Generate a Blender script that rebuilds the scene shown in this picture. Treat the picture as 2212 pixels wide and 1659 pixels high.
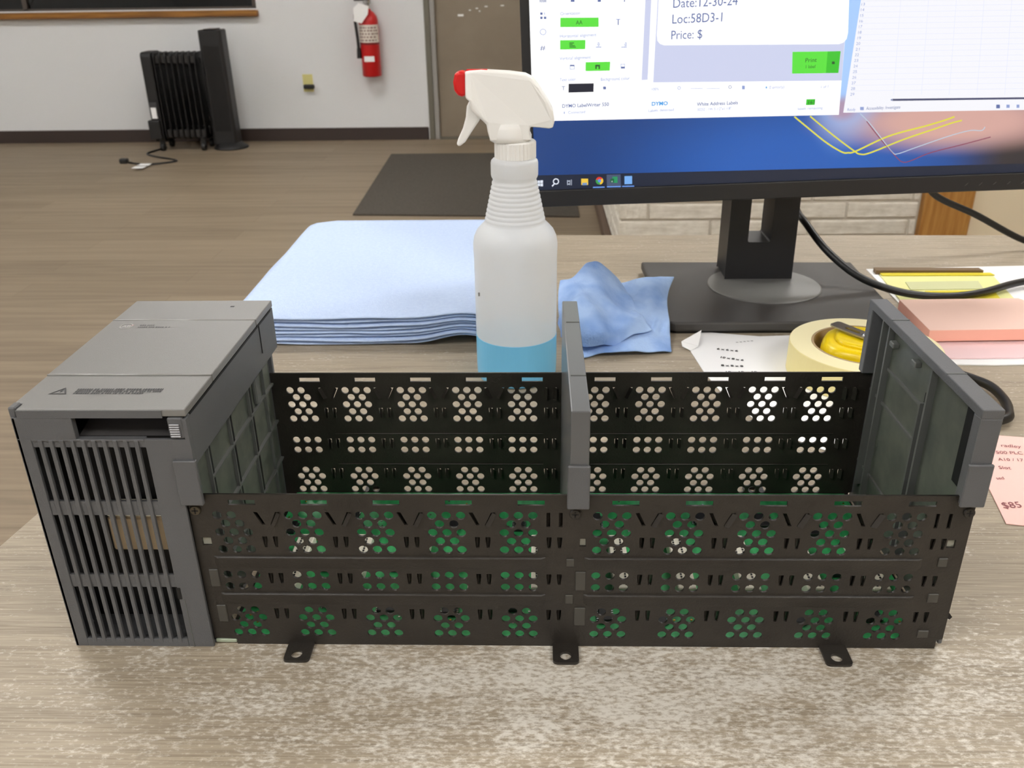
import bpy, bmesh, math, random
from mathutils import Vector, Matrix, noise as mnoise
random.seed(7)
for o in list(bpy.data.objects): bpy.data.objects.remove(o, do_unlink=True)
scene = bpy.context.scene
COL = scene.collection

# ------------------------------------------------------------------ camera
W, H = 2212, 1659
F = 1890.634718
CAM = Vector((0.160168, -0.355251, 0.31885))
pit, yaw, rol = 0.441556, -0.031017, -0.014601
fw = Vector((math.sin(yaw)*math.cos(pit), math.cos(yaw)*math.cos(pit), -math.sin(pit)))
rt = Vector((math.cos(yaw), -math.sin(yaw), 0))
up = rt.cross(fw)
RA = rt*math.cos(rol) + up*math.sin(rol)
UA = -rt*math.sin(rol) + up*math.cos(rol)
cd = bpy.data.cameras.new('camera')
cam = bpy.data.objects.new('camera', cd); COL.objects.link(cam)
M = Matrix.Identity(4)
for i in range(3):
    M[i][0] = RA[i]; M[i][1] = UA[i]; M[i][2] = -fw[i]; M[i][3] = CAM[i]
cam.matrix_world = M
cd.sensor_width = 36; cd.lens = 36*F/W; cd.clip_start = .01; cd.clip_end = 50
cd.dof.use_dof = True; cd.dof.focus_distance = .48; cd.dof.aperture_fstop = 25
scene.camera = cam

def _ray(u, w): return fw + RA*((u-W/2)/F) - UA*((w-H/2)/F)
def zp(u, w, z=0.0):
    d = _ray(u, w); return CAM + d*((z-CAM.z)/d.z)
def yp(u, w, y):
    d = _ray(u, w); return CAM + d*((y-CAM.y)/d.y)

# ------------------------------------------------------------------ world and exposure
wd = bpy.data.worlds.new('night'); scene.world = wd; wd.use_nodes = True
wd.node_tree.nodes['Background'].inputs[0].default_value = (.012, .014, .02, 1)
wd.node_tree.nodes['Background'].inputs[1].default_value = 1.0
vs = scene.view_settings
vs.view_transform = 'Standard'; vs.look = 'None'; vs.exposure = 0.0; vs.gamma = 1.0
vs.use_curve_mapping = False
LAMP = 15.6         # radiance of the ceiling troffers
FZ = -.76           # floor height, desk top is z = 0
CZ = 1.95           # ceiling height

cyc = scene.cycles
cyc.max_bounces = 7; cyc.diffuse_bounces = 3; cyc.glossy_bounces = 3; cyc.transmission_bounces = 4; cyc.transparent_max_bounces = 6
cyc.use_adaptive_sampling = True; cyc.adaptive_threshold = .05; cyc.adaptive_min_samples = 16
cyc.caustics_reflective = False; cyc.caustics_refractive = False

# ------------------------------------------------------------------ helpers
def s2l(c):
    return tuple((x/255/12.92 if x/255 <= .04045 else ((x/255+.055)/1.055)**2.4) for x in c)
MATS = {}
def mat(name, rgb, rough=.5, metal=0, spec=.5, var=None, var_scale=(30, 30, 30), var_amt=.5, bump=0, bump_scale=(400, 400, 400), detail=3, coat=0, trans=0, sss=0, ramp=(.35, .65)):
    if name in MATS: return MATS[name]
    m = bpy.data.materials.new(name); m.use_nodes = True
    nt = m.node_tree; b = nt.nodes['Principled BSDF']
    c = s2l(rgb)
    b.inputs['Base Color'].default_value = (*c, 1)
    b.inputs['Roughness'].default_value = rough
    b.inputs['Metallic'].default_value = metal
    b.inputs['Specular IOR Level'].default_value = spec
    if coat: b.inputs['Coat Weight'].default_value = coat
    if trans: b.inputs['Transmission Weight'].default_value = trans
    if sss:
        b.inputs['Subsurface Weight'].default_value = sss; b.inputs['Subsurface Radius'].default_value = (.01, .01, .01); b.inputs['Subsurface Scale'].default_value = .5
    if var or bump:
        tc = nt.nodes.new('ShaderNodeTexCoord')
    if var:
        mp = nt.nodes.new('ShaderNodeMapping'); mp.inputs['Scale'].default_value = var_scale
        nz = nt.nodes.new('ShaderNodeTexNoise'); nz.inputs['Scale'].default_value = 1; nz.inputs['Detail'].default_value = detail; nz.inputs['Roughness'].default_value = .6
        rp = nt.nodes.new('ShaderNodeValToRGB')
        rp.color_ramp.elements[0].position = ramp[0]; rp.color_ramp.elements[1].position = ramp[1]
        rp.color_ramp.elements[0].color = (*s2l(var), 1); rp.color_ramp.elements[1].color = (*c, 1)
        nt.links.new(tc.outputs['Object'], mp.inputs[0]); nt.links.new(mp.outputs[0], nz.inputs['Vector'])
        nt.links.new(nz.outputs['Fac'], rp.inputs[0]); nt.links.new(rp.outputs[0], b.inputs['Base Color'])
    if bump:
        mp2 = nt.nodes.new('ShaderNodeMapping'); mp2.inputs['Scale'].default_value = bump_scale
        n2 = nt.nodes.new('ShaderNodeTexNoise'); n2.inputs['Scale'].default_value = 1; n2.inputs['Detail'].default_value = 3
        bp = nt.nodes.new('ShaderNodeBump'); bp.inputs['Strength'].default_value = bump; bp.inputs['Distance'].default_value = .001
        nt.links.new(tc.outputs['Object'], mp2.inputs[0]); nt.links.new(mp2.outputs[0], n2.inputs['Vector'])
        nt.links.new(n2.outputs['Fac'], bp.inputs['Height']); nt.links.new(bp.outputs[0], b.inputs['Normal'])
    MATS[name] = m
    return m
def emit(name, rgb, s=1.0):
    if name in MATS: return MATS[name]
    m = bpy.data.materials.new(name); m.use_nodes = True; nt = m.node_tree
    b = nt.nodes['Principled BSDF']
    b.inputs['Base Color'].default_value = (.01, .01, .01, 1); b.inputs['Roughness'].default_value = .4
    b.inputs['Emission Color'].default_value = (*s2l(rgb), 1); b.inputs['Emission Strength'].default_value = s
    m.cycles.emission_sampling = 'FRONT' if name in ('troffer_diffuser', 'ui_white', 'ui_sheet') else 'NONE'
    MATS[name] = m
    return m

def root_loc(p):
    while p.parent: p = p.parent
    return p.location
def link(name, me, mt, parent=None, local=False, smooth=False, bevel=0, seg=2, kind=None):
    """One mesh object; vertices are in world space unless local; kept relative to the thing's own base."""
    if parent is not None and not local:
        me.transform(Matrix.Translation(-root_loc(parent)))
    o = bpy.data.objects.new(name, me); COL.objects.link(o)
    if mt is not None:
        me.materials.clear(); me.materials.append(mt)
    if parent is not None: o.parent = parent
    if smooth:
        for p in me.polygons: p.use_smooth = True
    if bevel:
        b = o.modifiers.new('bevel', 'BEVEL'); b.width = bevel; b.segments = seg; b.limit_method = 'ANGLE'; b.angle_limit = math.radians(40)
    if kind: o['kind'] = kind
    return o
class MB:
    def __init__(s): s.bm = bmesh.new()
    def box(s, x0, x1, y0, y1, z0, z1, bev=0, seg=1):
        r = bmesh.ops.create_cube(s.bm, size=1)
        vs_ = r['verts']
        for v in vs_:
            v.co = Vector((x0+(v.co.x+.5)*(x1-x0), y0+(v.co.y+.5)*(y1-y0), z0+(v.co.z+.5)*(z1-z0)))
        if bev:
            es = list({e for v in vs_ for e in v.link_edges})
            bmesh.ops.bevel(s.bm, geom=es, offset=bev, segments=seg, affect='EDGES', profile=.5)
        return s
    def prism(s, poly, axis, a, b):
        """poly: 2D points; axis 'y': (x,z) extruded from y=a to b; 'z': (x,y); 'x': (y,z)."""
        def P(p, t): return Vector({'y': (p[0], t, p[1]), 'z': (p[0], p[1], t), 'x': (t, p[0], p[1])}[axis])
        A = [s.bm.verts.new(P(p, a)) for p in poly]; B = [s.bm.verts.new(P(p, b)) for p in poly]
        n = len(poly)
        s.bm.faces.new(A); s.bm.faces.new(B[::-1])
        for i in range(n): s.bm.faces.new((A[i], B[i], B[(i+1) % n], A[(i+1) % n]))
        return s
    def poly(s, pts):
        s.bm.faces.new([s.bm.verts.new(Vector(p)) for p in pts]); return s
    def lathe(s, prof, c=(0, 0, 0), n=40, axis='z', cap0=True, cap1=True, flute=None):
        rings = []
        for k, (r, z) in enumerate(prof):
            ring = []
            for i in range(n):
                t = 2*math.pi*i/n
                rr = r if not flute else flute(k, i, r)
                if axis == 'z': v = (c[0]+rr*math.cos(t), c[1]+rr*math.sin(t), c[2]+z)
                elif axis == 'y': v = (c[0]+rr*math.cos(t), c[1]+z, c[2]+rr*math.sin(t))
                else: v = (c[0]+z, c[1]+rr*math.cos(t), c[2]+rr*math.sin(t))
                ring.append(s.bm.verts.new(v))
            rings.append(ring)
        for a, b in zip(rings, rings[1:]):
            for i in range(n): s.bm.faces.new((a[i], a[(i+1) % n], b[(i+1) % n], b[i]))
        if cap0: s.bm.faces.new(rings[0][::-1])
        if cap1: s.bm.faces.new(rings[-1])
        return s
    def tube(s, pts, r, n=10, sub=6):
        P = smooth_path([Vector(p) for p in pts], sub) if sub > 1 else [Vector(p) for p in pts]
        prev = None; nrm = None
        for i, p in enumerate(P):
            t = (P[min(i+1, len(P)-1)] - P[max(i-1, 0)]).normalized()
            if nrm is None:
                nrm = t.cross(Vector((0, 0, 1)) if abs(t.z) < .9 else Vector((1, 0, 0))).normalized()
            nrm = (nrm - t*nrm.dot(t)).normalized(); bn = t.cross(nrm)
            rr = r(i/(len(P)-1)) if callable(r) else r
            ring = [s.bm.verts.new(p + nrm*rr*math.cos(2*math.pi*k/n) + bn*rr*math.sin(2*math.pi*k/n)) for k in range(n)]
            if prev:
                for k in range(n): s.bm.faces.new((prev[k], prev[(k+1) % n], ring[(k+1) % n], ring[k]))
            else: s.bm.faces.new(ring[::-1])
            prev = ring
        s.bm.faces.new(prev); return s
    def grid(s, rows):
        g = [[s.bm.verts.new(Vector(p)) for p in r] for r in rows]
        for a, b in zip(g, g[1:]):
            for i in range(len(a)-1): s.bm.faces.new((a[i], a[i+1], b[i+1], b[i]))
        return s
    def xform(s, mtx):
        bmesh.ops.transform(s.bm, matrix=mtx, verts=s.bm.verts); return s
    def mesh(s, name):
        bmesh.ops.recalc_face_normals(s.bm, faces=s.bm.faces)
        me = bpy.data.meshes.new(name); s.bm.to_mesh(me); s.bm.free(); return me
    def build(s, name, mt, parent=None, **k): return link(name, s.mesh(name), mt, parent, **k)
def smooth_path(P, sub):
    out = []
    for i in range(len(P)-1):
        p0 = P[max(i-1, 0)]; p1 = P[i]; p2 = P[i+1]; p3 = P[min(i+2, len(P)-1)]
        for k in range(sub):
            t = k/sub
            out.append(.5*((2*p1)+(p2-p0)*t+(2*p0-5*p1+4*p2-p3)*t*t+(3*p1-p0-3*p2+p3)*t**3))
    out.append(P[-1]); return out
def plate_mesh(outer, holes, th):
    """A sheet in the XY plane with real holes, th thick, from a filled 2D curve."""
    cu = bpy.data.curves.new('tmp', 'CURVE'); cu.dimensions = '2D'; cu.fill_mode = 'BOTH'; cu.extrude = th/2
    for pl in [outer]+holes:
        sp = cu.splines.new('POLY'); sp.points.add(len(pl)-1)
        for i, p in enumerate(pl): sp.points[i].co = (p[0], p[1], 0, 1)
        sp.use_cyclic_u = True
    ob = bpy.data.objects.new('tmp', cu)
    me = bpy.data.meshes.new_from_object(ob)
    bpy.data.objects.remove(ob); bpy.data.curves.remove(cu)
    return me
TEXTC = {}
def text_mesh(t, size, align='LEFT', bold=0, shear=0):
    cu = bpy.data.curves.new('tmp', 'FONT'); cu.body = t; cu.size = size; cu.align_x = align; cu.offset = bold; cu.shear = shear; cu.resolution_u = 3
    ob = bpy.data.objects.new('tmp', cu); me = bpy.data.meshes.new_from_object(ob)
    bpy.data.objects.remove(ob); bpy.data.curves.remove(cu); return me
def circle(cx, cy, r, n=16): return [(cx+r*math.cos(2*math.pi*i/n), cy+r*math.sin(2*math.pi*i/n)) for i in range(n)]
def rect(x0, x1, y0, y1): return [(x0, y0), (x1, y0), (x1, y1), (x0, y1)]
def rrect(x0, x1, y0, y1, r, n=4):
    out = []
    for cx, cy, a in ((x1-r, y1-r, 0), (x0+r, y1-r, 90), (x0+r, y0+r, 180), (x1-r, y0+r, 270)):
        for k in range(n+1):
            t = math.radians(a+90*k/n); out.append((cx+r*math.cos(t), cy+r*math.sin(t)))
    return out
def thing(name, label, cat, loc=(0, 0, 0), group=None):
    o = bpy.data.objects.new(name, None); COL.objects.link(o); o.location = loc; o.empty_display_size = .02
    o['label'] = label; o['category'] = cat
    if group: o['group'] = group
    return o
def tag(o, label, cat, group=None):
    o['label'] = label; o['category'] = cat
    if group: o['group'] = group
    return o
def struct(o, label=None):
    o['kind'] = 'structure'
    if label: o['label'] = label
    return o
def copy_of(o, parent, offset=(0, 0, 0)):
    c = o.copy(); COL.objects.link(c); c.parent = parent; c.location = o.location + Vector(offset); return c
def nz(x, y, z=0): return mnoise.noise(Vector((x, y, z)))

# ------------------------------------------------------------------ materials
def streak_mat(name, dark, light, worn, sx, sy, rough, worn_pos=None, planks=None, bump=.15):
    """Printed wood-grain laminate: fine streaks along X, optional worn patch with blotches."""
    m = bpy.data.materials.new(name); m.use_nodes = True; nt = m.node_tree; N = nt.nodes; L = nt.links
    b = N['Principled BSDF']; b.inputs['Roughness'].default_value = rough; b.inputs['Specular IOR Level'].default_value = .4
    tc = N.new('ShaderNodeTexCoord')
    def noise_n(scale, det=4, rgh=.65):
        mp = N.new('ShaderNodeMapping'); mp.inputs['Scale'].default_value = scale
        n = N.new('ShaderNodeTexNoise'); n.inputs['Scale'].default_value = 1; n.inputs['Detail'].default_value = det; n.inputs['Roughness'].default_value = rgh
        L.new(tc.outputs['Object'], mp.inputs[0]); L.new(mp.outputs[0], n.inputs['Vector']); return n.outputs['Fac']
    def ramp(fac, p0, p1, c0=(0, 0, 0, 1), c1=(1, 1, 1, 1)):
        r = N.new('ShaderNodeValToRGB'); r.color_ramp.elements[0].position = p0; r.color_ramp.elements[1].position = p1
        r.color_ramp.elements[0].color = c0; r.color_ramp.elements[1].color = c1; L.new(fac, r.inputs[0]); return r.outputs[0]
    def mix(fac, a, bb, mode='MIX'):
        x = N.new('ShaderNodeMix'); x.data_type = 'RGBA'; x.blend_type = mode
        for s, v in ((x.inputs[0], fac), (x.inputs[6], a), (x.inputs[7], bb)):
            if isinstance(v, (int, float, tuple)): s.default_value = v
            else: L.new(v, s)
        return x.outputs[2]
    fine = noise_n((sx, sy, 1)); broad = noise_n((sx*.25, sy*.12, 1), 2)
    col = ramp(fine, .36, .64, (*s2l(dark), 1), (*s2l(light), 1))
    col = mix(ramp(broad, .35, .7), col, mix(.5, col, (*s2l(light), 1)))
    if planks:
        br = N.new('ShaderNodeTexBrick'); br.inputs['Scale'].default_value = 1
        br.inputs['Brick Width'].default_value = planks[0]; br.inputs['Row Height'].default_value = planks[1]; br.inputs['Mortar Size'].default_value = .0015
        br.inputs['Color1'].default_value = (1, 1, 1, 1); br.inputs['Color2'].default_value = (.86, .85, .84, 1); br.inputs['Mortar'].default_value = (.72, .7, .68, 1)
        L.new(tc.outputs['Object'], br.inputs['Vector'])
        col = mix(1.0, col, br.outputs['Color'], 'MULTIPLY')
    if worn_pos:
        mp = N.new('ShaderNodeMapping'); mp.inputs['Location'].default_value = (-worn_pos[0]/worn_pos[2], -worn_pos[1]/worn_pos[3], 0); mp.inputs['Scale'].default_value = (1/worn_pos[2], 1/worn_pos[3], 0)
        gr = N.new('ShaderNodeTexGradient'); gr.gradient_type = 'QUADRATIC_SPHERE' if False else 'SPHERICAL'
        L.new(tc.outputs['Object'], mp.inputs[0]); L.new(mp.outputs[0], gr.inputs[0])
        bl = noise_n((250, 520, 1), 6, .7); bl2 = noise_n((30, 60, 1), 5, .7)
        a = N.new('ShaderNodeMath'); a.operation = 'MULTIPLY_ADD'; L.new(gr.outputs['Fac'], a.inputs[0]); a.inputs[1].default_value = .25; L.new(bl, a.inputs[2])
        a2 = N.new('ShaderNodeMath'); a2.operation = 'MULTIPLY_ADD'; L.new(bl2, a2.inputs[0]); a2.inputs[1].default_value = .42; L.new(a.outputs[0], a2.inputs[2])
        wf = ramp(a2.outputs[0], .80, 1.0)
        col = mix(wf, col, (*s2l(worn), 1))
        spots = ramp(noise_n((28, 42, 1), 5, .7), .66, .76)
        col = mix(spots, col, mix(.35, col, (.10, .075, .055, 1)))
    L.new(col, b.inputs['Base Color'])
    bpn = N.new('ShaderNodeBump'); bpn.inputs['Strength'].default_value = bump; bpn.inputs['Distance'].default_value = .0004
    L.new(fine, bpn.inputs['Height']); L.new(bpn.outputs[0], b.inputs['Normal'])
    MATS[name] = m; return m
m_desk = streak_mat('desk_laminate', (142, 129, 111), (182, 169, 148), (224, 219, 208), 22, 1000, .5, (.20-.6, -.030-.2, .36, .105))
m_floor = streak_mat('floor_vinyl', (122, 108, 90), (148, 132, 111), None, 1.6, 40, .55, None, (1.2, .15), .05)
m_wall = mat('white_wall_paint', (226, 227, 228), .85, bump=.15, bump_scale=(60, 60, 60))
m_ceil = mat('ceiling_tile', (225, 224, 220), .9)
m_base = mat('baseboard_rubber', (58, 47, 43), .5)
m_sill = mat('sill_wood', (168, 116, 48), .45, var=(120, 78, 30), var_scale=(3, 40, 60))
m_alu = mat('dark_window_frame', (80, 72, 66), .5)
m_doorm = mat('door_paint', (146, 133, 116), .55, var=(136, 123, 106), var_scale=(3, 3, 3), bump=.1, bump_scale=(80, 80, 80))
m_frame = mat('door_frame_paint', (158, 155, 150), .45)
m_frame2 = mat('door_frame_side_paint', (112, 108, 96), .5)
m_brick = mat('painted_brick', (232, 227, 216), .85, var=(205, 198, 184), var_scale=(14, 14, 50), bump=1.0, bump_scale=(25, 25, 110), detail=5)
m_mortar = mat('painted_mortar', (204, 197, 184), .9, bump=.5, bump_scale=(120, 120, 120))
m_post = mat('oak_post', (190, 140, 74), .45, var=(164, 112, 52), var_scale=(60, 60, 4))
m_beige = mat('beige_wall_paint', (236, 221, 192), .85)
m_mat = mat('mat_fibre', (82, 76, 68), .95, var=(66, 61, 54), var_scale=(150, 150, 150), bump=.8, bump_scale=(300, 300, 300))
m_blk = mat('black_plastic', (26, 26, 27), .45)
m_blkm = mat('black_enamel', (20, 20, 21), .35)
m_cable = mat('cable_jacket', (16, 16, 17), .42)
m_white = mat('white_paper', (250, 250, 250), .8)
m_steel = mat('black_painted_steel', (40, 36, 32), .42, var=(48, 44, 39), var_scale=(40, 40, 40), bump=.2, bump_scale=(900, 900, 900))
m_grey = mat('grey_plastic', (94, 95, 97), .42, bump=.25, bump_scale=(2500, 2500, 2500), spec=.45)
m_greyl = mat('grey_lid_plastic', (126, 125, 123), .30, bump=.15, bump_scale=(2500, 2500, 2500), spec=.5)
m_greyd = mat('grey_recess_plastic', (80, 84, 78), .35, var=(98, 102, 92), var_scale=(60, 60, 60))  # lighter mottle puts reflections on the panel into the colour
m_rib = mat('grey_rib_plastic', (98, 100, 97), .45)
m_cav = mat('cavity_black', (14, 14, 15), .6)  # its strips stand in for the shade of grooves and slots
m_pcb = mat('solder_mask_green', (58, 168, 100), .35, var=(44, 140, 80), var_scale=(240, 30, 1), detail=1)
m_cream = mat('connector_cream', (228, 224, 208), .5)
m_gold = mat('contact_gold', (214, 172, 80), .3, 1)
m_tin = mat('solder_tin', (205, 208, 210), .25, 1)
m_chip = mat('chip_epoxy', (24, 24, 26), .5)
m_print = mat('dark_print', (52, 52, 54), .6)
m_towel = mat('blue_towel_paper', (200, 219, 250), .95, var=(192, 212, 246), var_scale=(260, 260, 260), bump=.5, bump_scale=(700, 700, 700))
m_towelshaded = mat('blue_towel_shaded', (140, 172, 232), .95, var=(124, 156, 220), var_scale=(40, 300, 300), bump=.6, bump_scale=(300, 300, 900))  # shaded copy of the towel blue, used by no towel
m_rag = mat('blue_rag_fold_shade', (178, 208, 252), .95, var=(130, 168, 232), var_scale=(22, 22, 22), bump=.6, bump_scale=(500, 500, 500), ramp=(.3, .6))  # two blues put the highlights and mid tones of the folds into the colour
m_mon = mat('monitor_black', (34, 33, 33), .5, bump=.2, bump_scale=(2500, 2500, 2500))
m_stand = mat('stand_black', (24, 24, 27), .45)
m_mbase = mat('stand_base_charcoal', (66, 64, 62), .5, bump=.2, bump_scale=(2500, 2500, 2500))
m_disc = mat('stand_disc_grey', (112, 111, 109), .4, .2)
m_trig = mat('white_trigger_plastic', (251, 250, 246), .35)
m_red = mat('red_nozzle_plastic', (226, 26, 26), .35)
m_tape = mat('masking_tape_cream', (238, 224, 160), .6)
m_tapetop = mat('masking_tape_edge', (246, 236, 190), .7)
m_core = mat('card_core', (176, 152, 116), .8)
m_yel = mat('yellow_abs', (244, 212, 10), .28)
m_clip = mat('steel_clip', (175, 168, 150), .3, 1)
m_pinkt = mat('pink_note_paper', (255, 218, 203), .85)
m_pinks = mat('pink_pad_edge', (255, 190, 170), .85)
m_pinkn = mat('pink_note_sheet', (255, 210, 200), .85)
m_palep = mat('pale_pink_sheet', (246, 214, 216), .85)
m_yln = mat('pale_yellow_sheet', (232, 230, 158), .7)
m_ylb = mat('bright_yellow_sheet', (226, 210, 46), .7)
m_brn = mat('brown_strip', (120, 96, 66), .6)
m_ink = mat('pen_ink', (150, 92, 96), .8)
m_black_ink = mat('printer_ink', (60, 60, 62), .8)
m_exr = mat('extinguisher_red', (196, 26, 28), .35)
m_ivory = mat('ivory_plate', (214, 206, 138), .5)
m_chrome = mat('chrome', (200, 200, 200), .2, 1)

# ================================================================== the room
def wallbox(name, *a, m=m_wall): return struct(MB().box(*a).build(name, m))
wallbox('floor', -6.5, 4.0, -5.0, 6.12, FZ-.1, FZ, m=m_floor)
XW0, XW1, ZW0, ZW1 = -4.9, -1.72, .11, 1.25
WY = 6.0
wb = MB(); wb.box(-6.5, XW0, WY, WY+.12, FZ, CZ); wb.box(XW0, XW1, WY, WY+.12, FZ, ZW0); wb.box(XW0, XW1, WY, WY+.12, ZW1, CZ)
DX0, DX1, DZ1 = -.522, .40, 1.28
wb.box(XW1, DX0-.07, WY, WY+.12, FZ, CZ); wb.box(DX0-.07, DX1+.07, WY, WY+.12, DZ1+.07, CZ); wb.box(DX1+.07, 4.0, WY, WY+.12, FZ, CZ)
struct(wb.build('wall_back', m_wall))
wallbox('wall_left', -6.62, -6.5, -5.0, 6.12, FZ, CZ)
wallbox('wall_front', -6.5, 4.0, -5.12, -5.0, FZ, CZ)
wallbox('wall_right', 4.0, 4.12, -5.0, 6.12, FZ, CZ, m=m_beige)
cl = MB()
wallbox('ceiling', -6.5, 4.0, -5.0, 6.12, CZ, CZ+.1, m=m_ceil)
struct(MB().box(-6.5, -.60, WY-.012, WY, FZ, FZ+.086, .003).build('baseboard_back', m_base))
# window
w = bpy.data.objects.new('window_1', None); COL.objects.link(w); w.location = (-3.3, WY, ZW0); struct(w, 'wide dark window above the wooden sill')
MB().box(XW0-.05, XW1+.012, WY-.05, WY+.12, ZW0-.048, ZW0-.008, .004).build('sill', m_sill, w)
fr = MB(); t = .03
fr.box(XW0, XW1, WY+.02, WY+.07, ZW0-.008, ZW0+.012); fr.box(XW0, XW1, WY+.02, WY+.07, ZW1-t, ZW1)
for x in (XW0, -3.32, XW1-t): fr.box(x, x+t, WY+.02, WY+.07, ZW0, ZW1)
fr.build('window_frame', m_alu, w)
mg = mat('window_glass', (20, 22, 24), .04, trans=.85, spec=.5)
for x0, x1 in ((XW0+t, -3.32), (-3.32+t, XW1-t)):
    MB().box(x0, x1, WY+.04, WY+.046, ZW0+.012, ZW1-t).build('pane', mg, w)
# door
d = bpy.data.objects.new('door_1', None); COL.objects.link(d); d.location = (DX0, WY, FZ); struct(d, 'grey brown metal door in a painted steel frame')
MB().box(DX0, DX1, WY+.03, WY+.075, FZ+.012, DZ1, .002).build('door_leaf', m_doorm, d)
for x0, x1 in ((DX0-.07, DX0-.033), (DX1+.033, DX1+.07)):
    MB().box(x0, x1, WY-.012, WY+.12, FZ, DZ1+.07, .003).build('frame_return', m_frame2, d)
for x0, x1 in ((DX0-.033, DX0), (DX1, DX1+.033)):
    MB().box(x0, x1, WY-.004, WY+.12, FZ, DZ1+.07, .003).build('frame_face', m_frame, d)
MB().box(DX0-.033, DX1+.033, WY-.004, WY+.12, DZ1, DZ1+.07, .003).build('frame_head', m_frame, d)
MB().box(DX0, DX1, WY-.02, WY+.12, FZ, FZ+.012, .002).build('threshold', m_frame2, d)
sc = MB()
for (u, v, a, b_) in ((995, 33, 12, 4), (1015, 22, 4, 2), (1030, 18, 5, 2), (1050, 14, 6, 2), (1085, 12, 7, 2), (1036, 24, 3, 2)):
    p = yp(u, v, WY+.029); sc.box(p.x-.0016*a, p.x+.0016*a, WY+.029, WY+.031, p.z-.0016*b_, p.z+.0016*b_)
sc.build('paint_chip', m_white, d, kind='stuff')

# brick partition: bricks are parts of the wall
BY, BX0, BX1, BY1 = 3.0, .482, 1.63, 4.15
bw = struct(MB().box(BX0+.008, BX1, BY+.008, BY1, FZ, .30).build('wall_brick', m_mortar), 'half-height partition of white painted long bricks')
bw.location = (0, 0, 0)
BL, BH, J = .38, .067, .009
def brick_mesh(l, seed):
    r = random.Random(seed); m = MB().box(0, l-J, 0, .03, 0, BH-J, .004)
    for v in m.bm.verts: v.co += Vector((r.uniform(-.002, .002), r.uniform(-.002, .002), r.uniform(-.0015, .0015)))
    me = m.mesh('brick'); me.materials.append(m_brick); return me
BM = [brick_mesh(BL, k) for k in range(5)]; BHALF = [brick_mesh(.115, 20+k) for k in range(2)]
def add_brick(me, loc, rz=0, sx=1):
    o = bpy.data.objects.new('brick', me); COL.objects.link(o); o.parent = bw; o.location = loc; o.rotation_euler.z = rz; o.scale.x = sx
k = 0
zz = -.495-BH*4; r = 0
while zz < .29:
    off = (.5955-BX0) if r % 2 else (.84-BX0)
    x = BX0; first = off if off < BL else off-BL
    segs = [first] if first > .02 else []
    while x+sum(segs) < BX1-.001: segs.append(min(BL, BX1-x-sum(segs)))
    for l in segs:
        if l > .03:
            me = BM[k % 5]; add_brick(me, (x, BY, zz), 0, (l-J)/(BL-J)); k += 1
        x += l
    y = BY; segs = [BL if r % 2 else .2, BL, BL, BL]
    for l in segs:
        if y+l > BY1+.2: break
        add_brick(BM[k % 5], (BX0, y+l-J+.0, zz), -math.pi/2, (l-J)/(BL-J)); k += 1; y += l
    zz += BH; r += 1
struct(MB().box(BX0-.03, BX0, BY, BY1+.2, FZ, FZ+.05, .003).build('baseboard_brick', mat('brown_kick_trim', (98, 80, 66), .6)))
struct(MB().box(BX0-.01, BX1+.01, BY-.01, BY1, .30, .33, .004).build('trim_1', m_post), 'wooden cap on the brick partition')
pst = MB(); pst.box(BX1, BX1+.185, BY-.03, BY+.06, FZ, .9, .004)
struct(pst.build('trim_2', m_post), 'golden brown wooden post beside the brick partition')
wallbox('wall_side', BX1+.185, 4.0, BY, BY+.1, FZ, CZ, m=m_beige)

# ceiling troffers (the light of the room, above the frame)
def troffer(x, y, i, lab):
    t = thing('ceiling_light', lab, 'ceiling light', (x, y, CZ), 'recessed ceiling troffers')
    f = MB(); a, b = .62, .32
    for q in ((-a, a, -b, -b+.03), (-a, a, b-.03, b), (-a, -a+.03, -b, b), (a-.03, a, -b, b)): f.box(x+q[0], x+q[1], y+q[2], y+q[3], CZ-.02, CZ)
    f.build('frame', m_frame, t)
    MB().poly([(x-a+.03, y-b+.03, CZ-.012), (x-a+.03, y+b-.03, CZ-.012), (x+a-.03, y+b-.03, CZ-.012), (x+a-.03, y-b+.03, CZ-.012)]).build('diffuser', emit('troffer_diffuser', (255, 253, 250), LAMP), t)
for cx_, x in (('left', -4.2), ('centre', -1.3), ('right', 1.6)):
    for cy_, y in (('nearest added', -3.6), ('second', -1.2), ('third', 1.3), ('farthest', 4.0)):
        troffer(x, y, 0, 'white fluorescent ceiling troffer, %s column, %s row' % (cx_, cy_))  # nearest row is added behind the camera for more frontal light

# ================================================================== things on the floor
# entrance mat
mm = MB(); A0 = zp(845, 335, FZ); A1 = zp(762, 466, FZ); A2 = zp(1252, 470, FZ)
mm.prism([(A1.x, A1.y), (A2.x, A2.y), (A2.x-.02, A0.y), (A0.x, A0.y)], 'z', FZ, FZ+.009)
tag(mm.build('door_mat', m_mat, bevel=.003), 'dark grey entrance mat on the floor before the door', 'mat')

# oil radiator
h = thing('oil_heater', 'black finned oil radiator heater standing by the white wall', 'heater', (-2.22, 5.72, FZ))
for i in range(8):
    x = -2.335+i*.0385
    fp = rrect(5.635, 5.805, -.685, -.135, .03)
    MB().prism(fp, 'x', x, x+.008).build('fin', m_blkm, h, bevel=.003)
for z0, z1 in ((-.215, -.165), (-.665, -.60)): MB().box(-2.34, -2.05, 5.70, 5.74, z0, z1, .012, 2).build('oil_pipe', m_blkm, h)
m_dull = mat('dull_black_enamel', (46, 45, 45), .3)
for i in range(7):
    x = -2.335+i*.0385+.008
    for z0, z1 in ((-.205, -.15), (-.675, -.62)): MB().box(x, x+.03, 5.645, 5.66, z0, z1, .006).build('fin_spacer', m_dull, h)
cb = MB(); cb.prism(rrect(5.63, 5.81, -.70, -.130, .03), 'x', -2.415, -2.345); cp = cb.build('control_panel', m_blk, h, bevel=.006)
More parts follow.
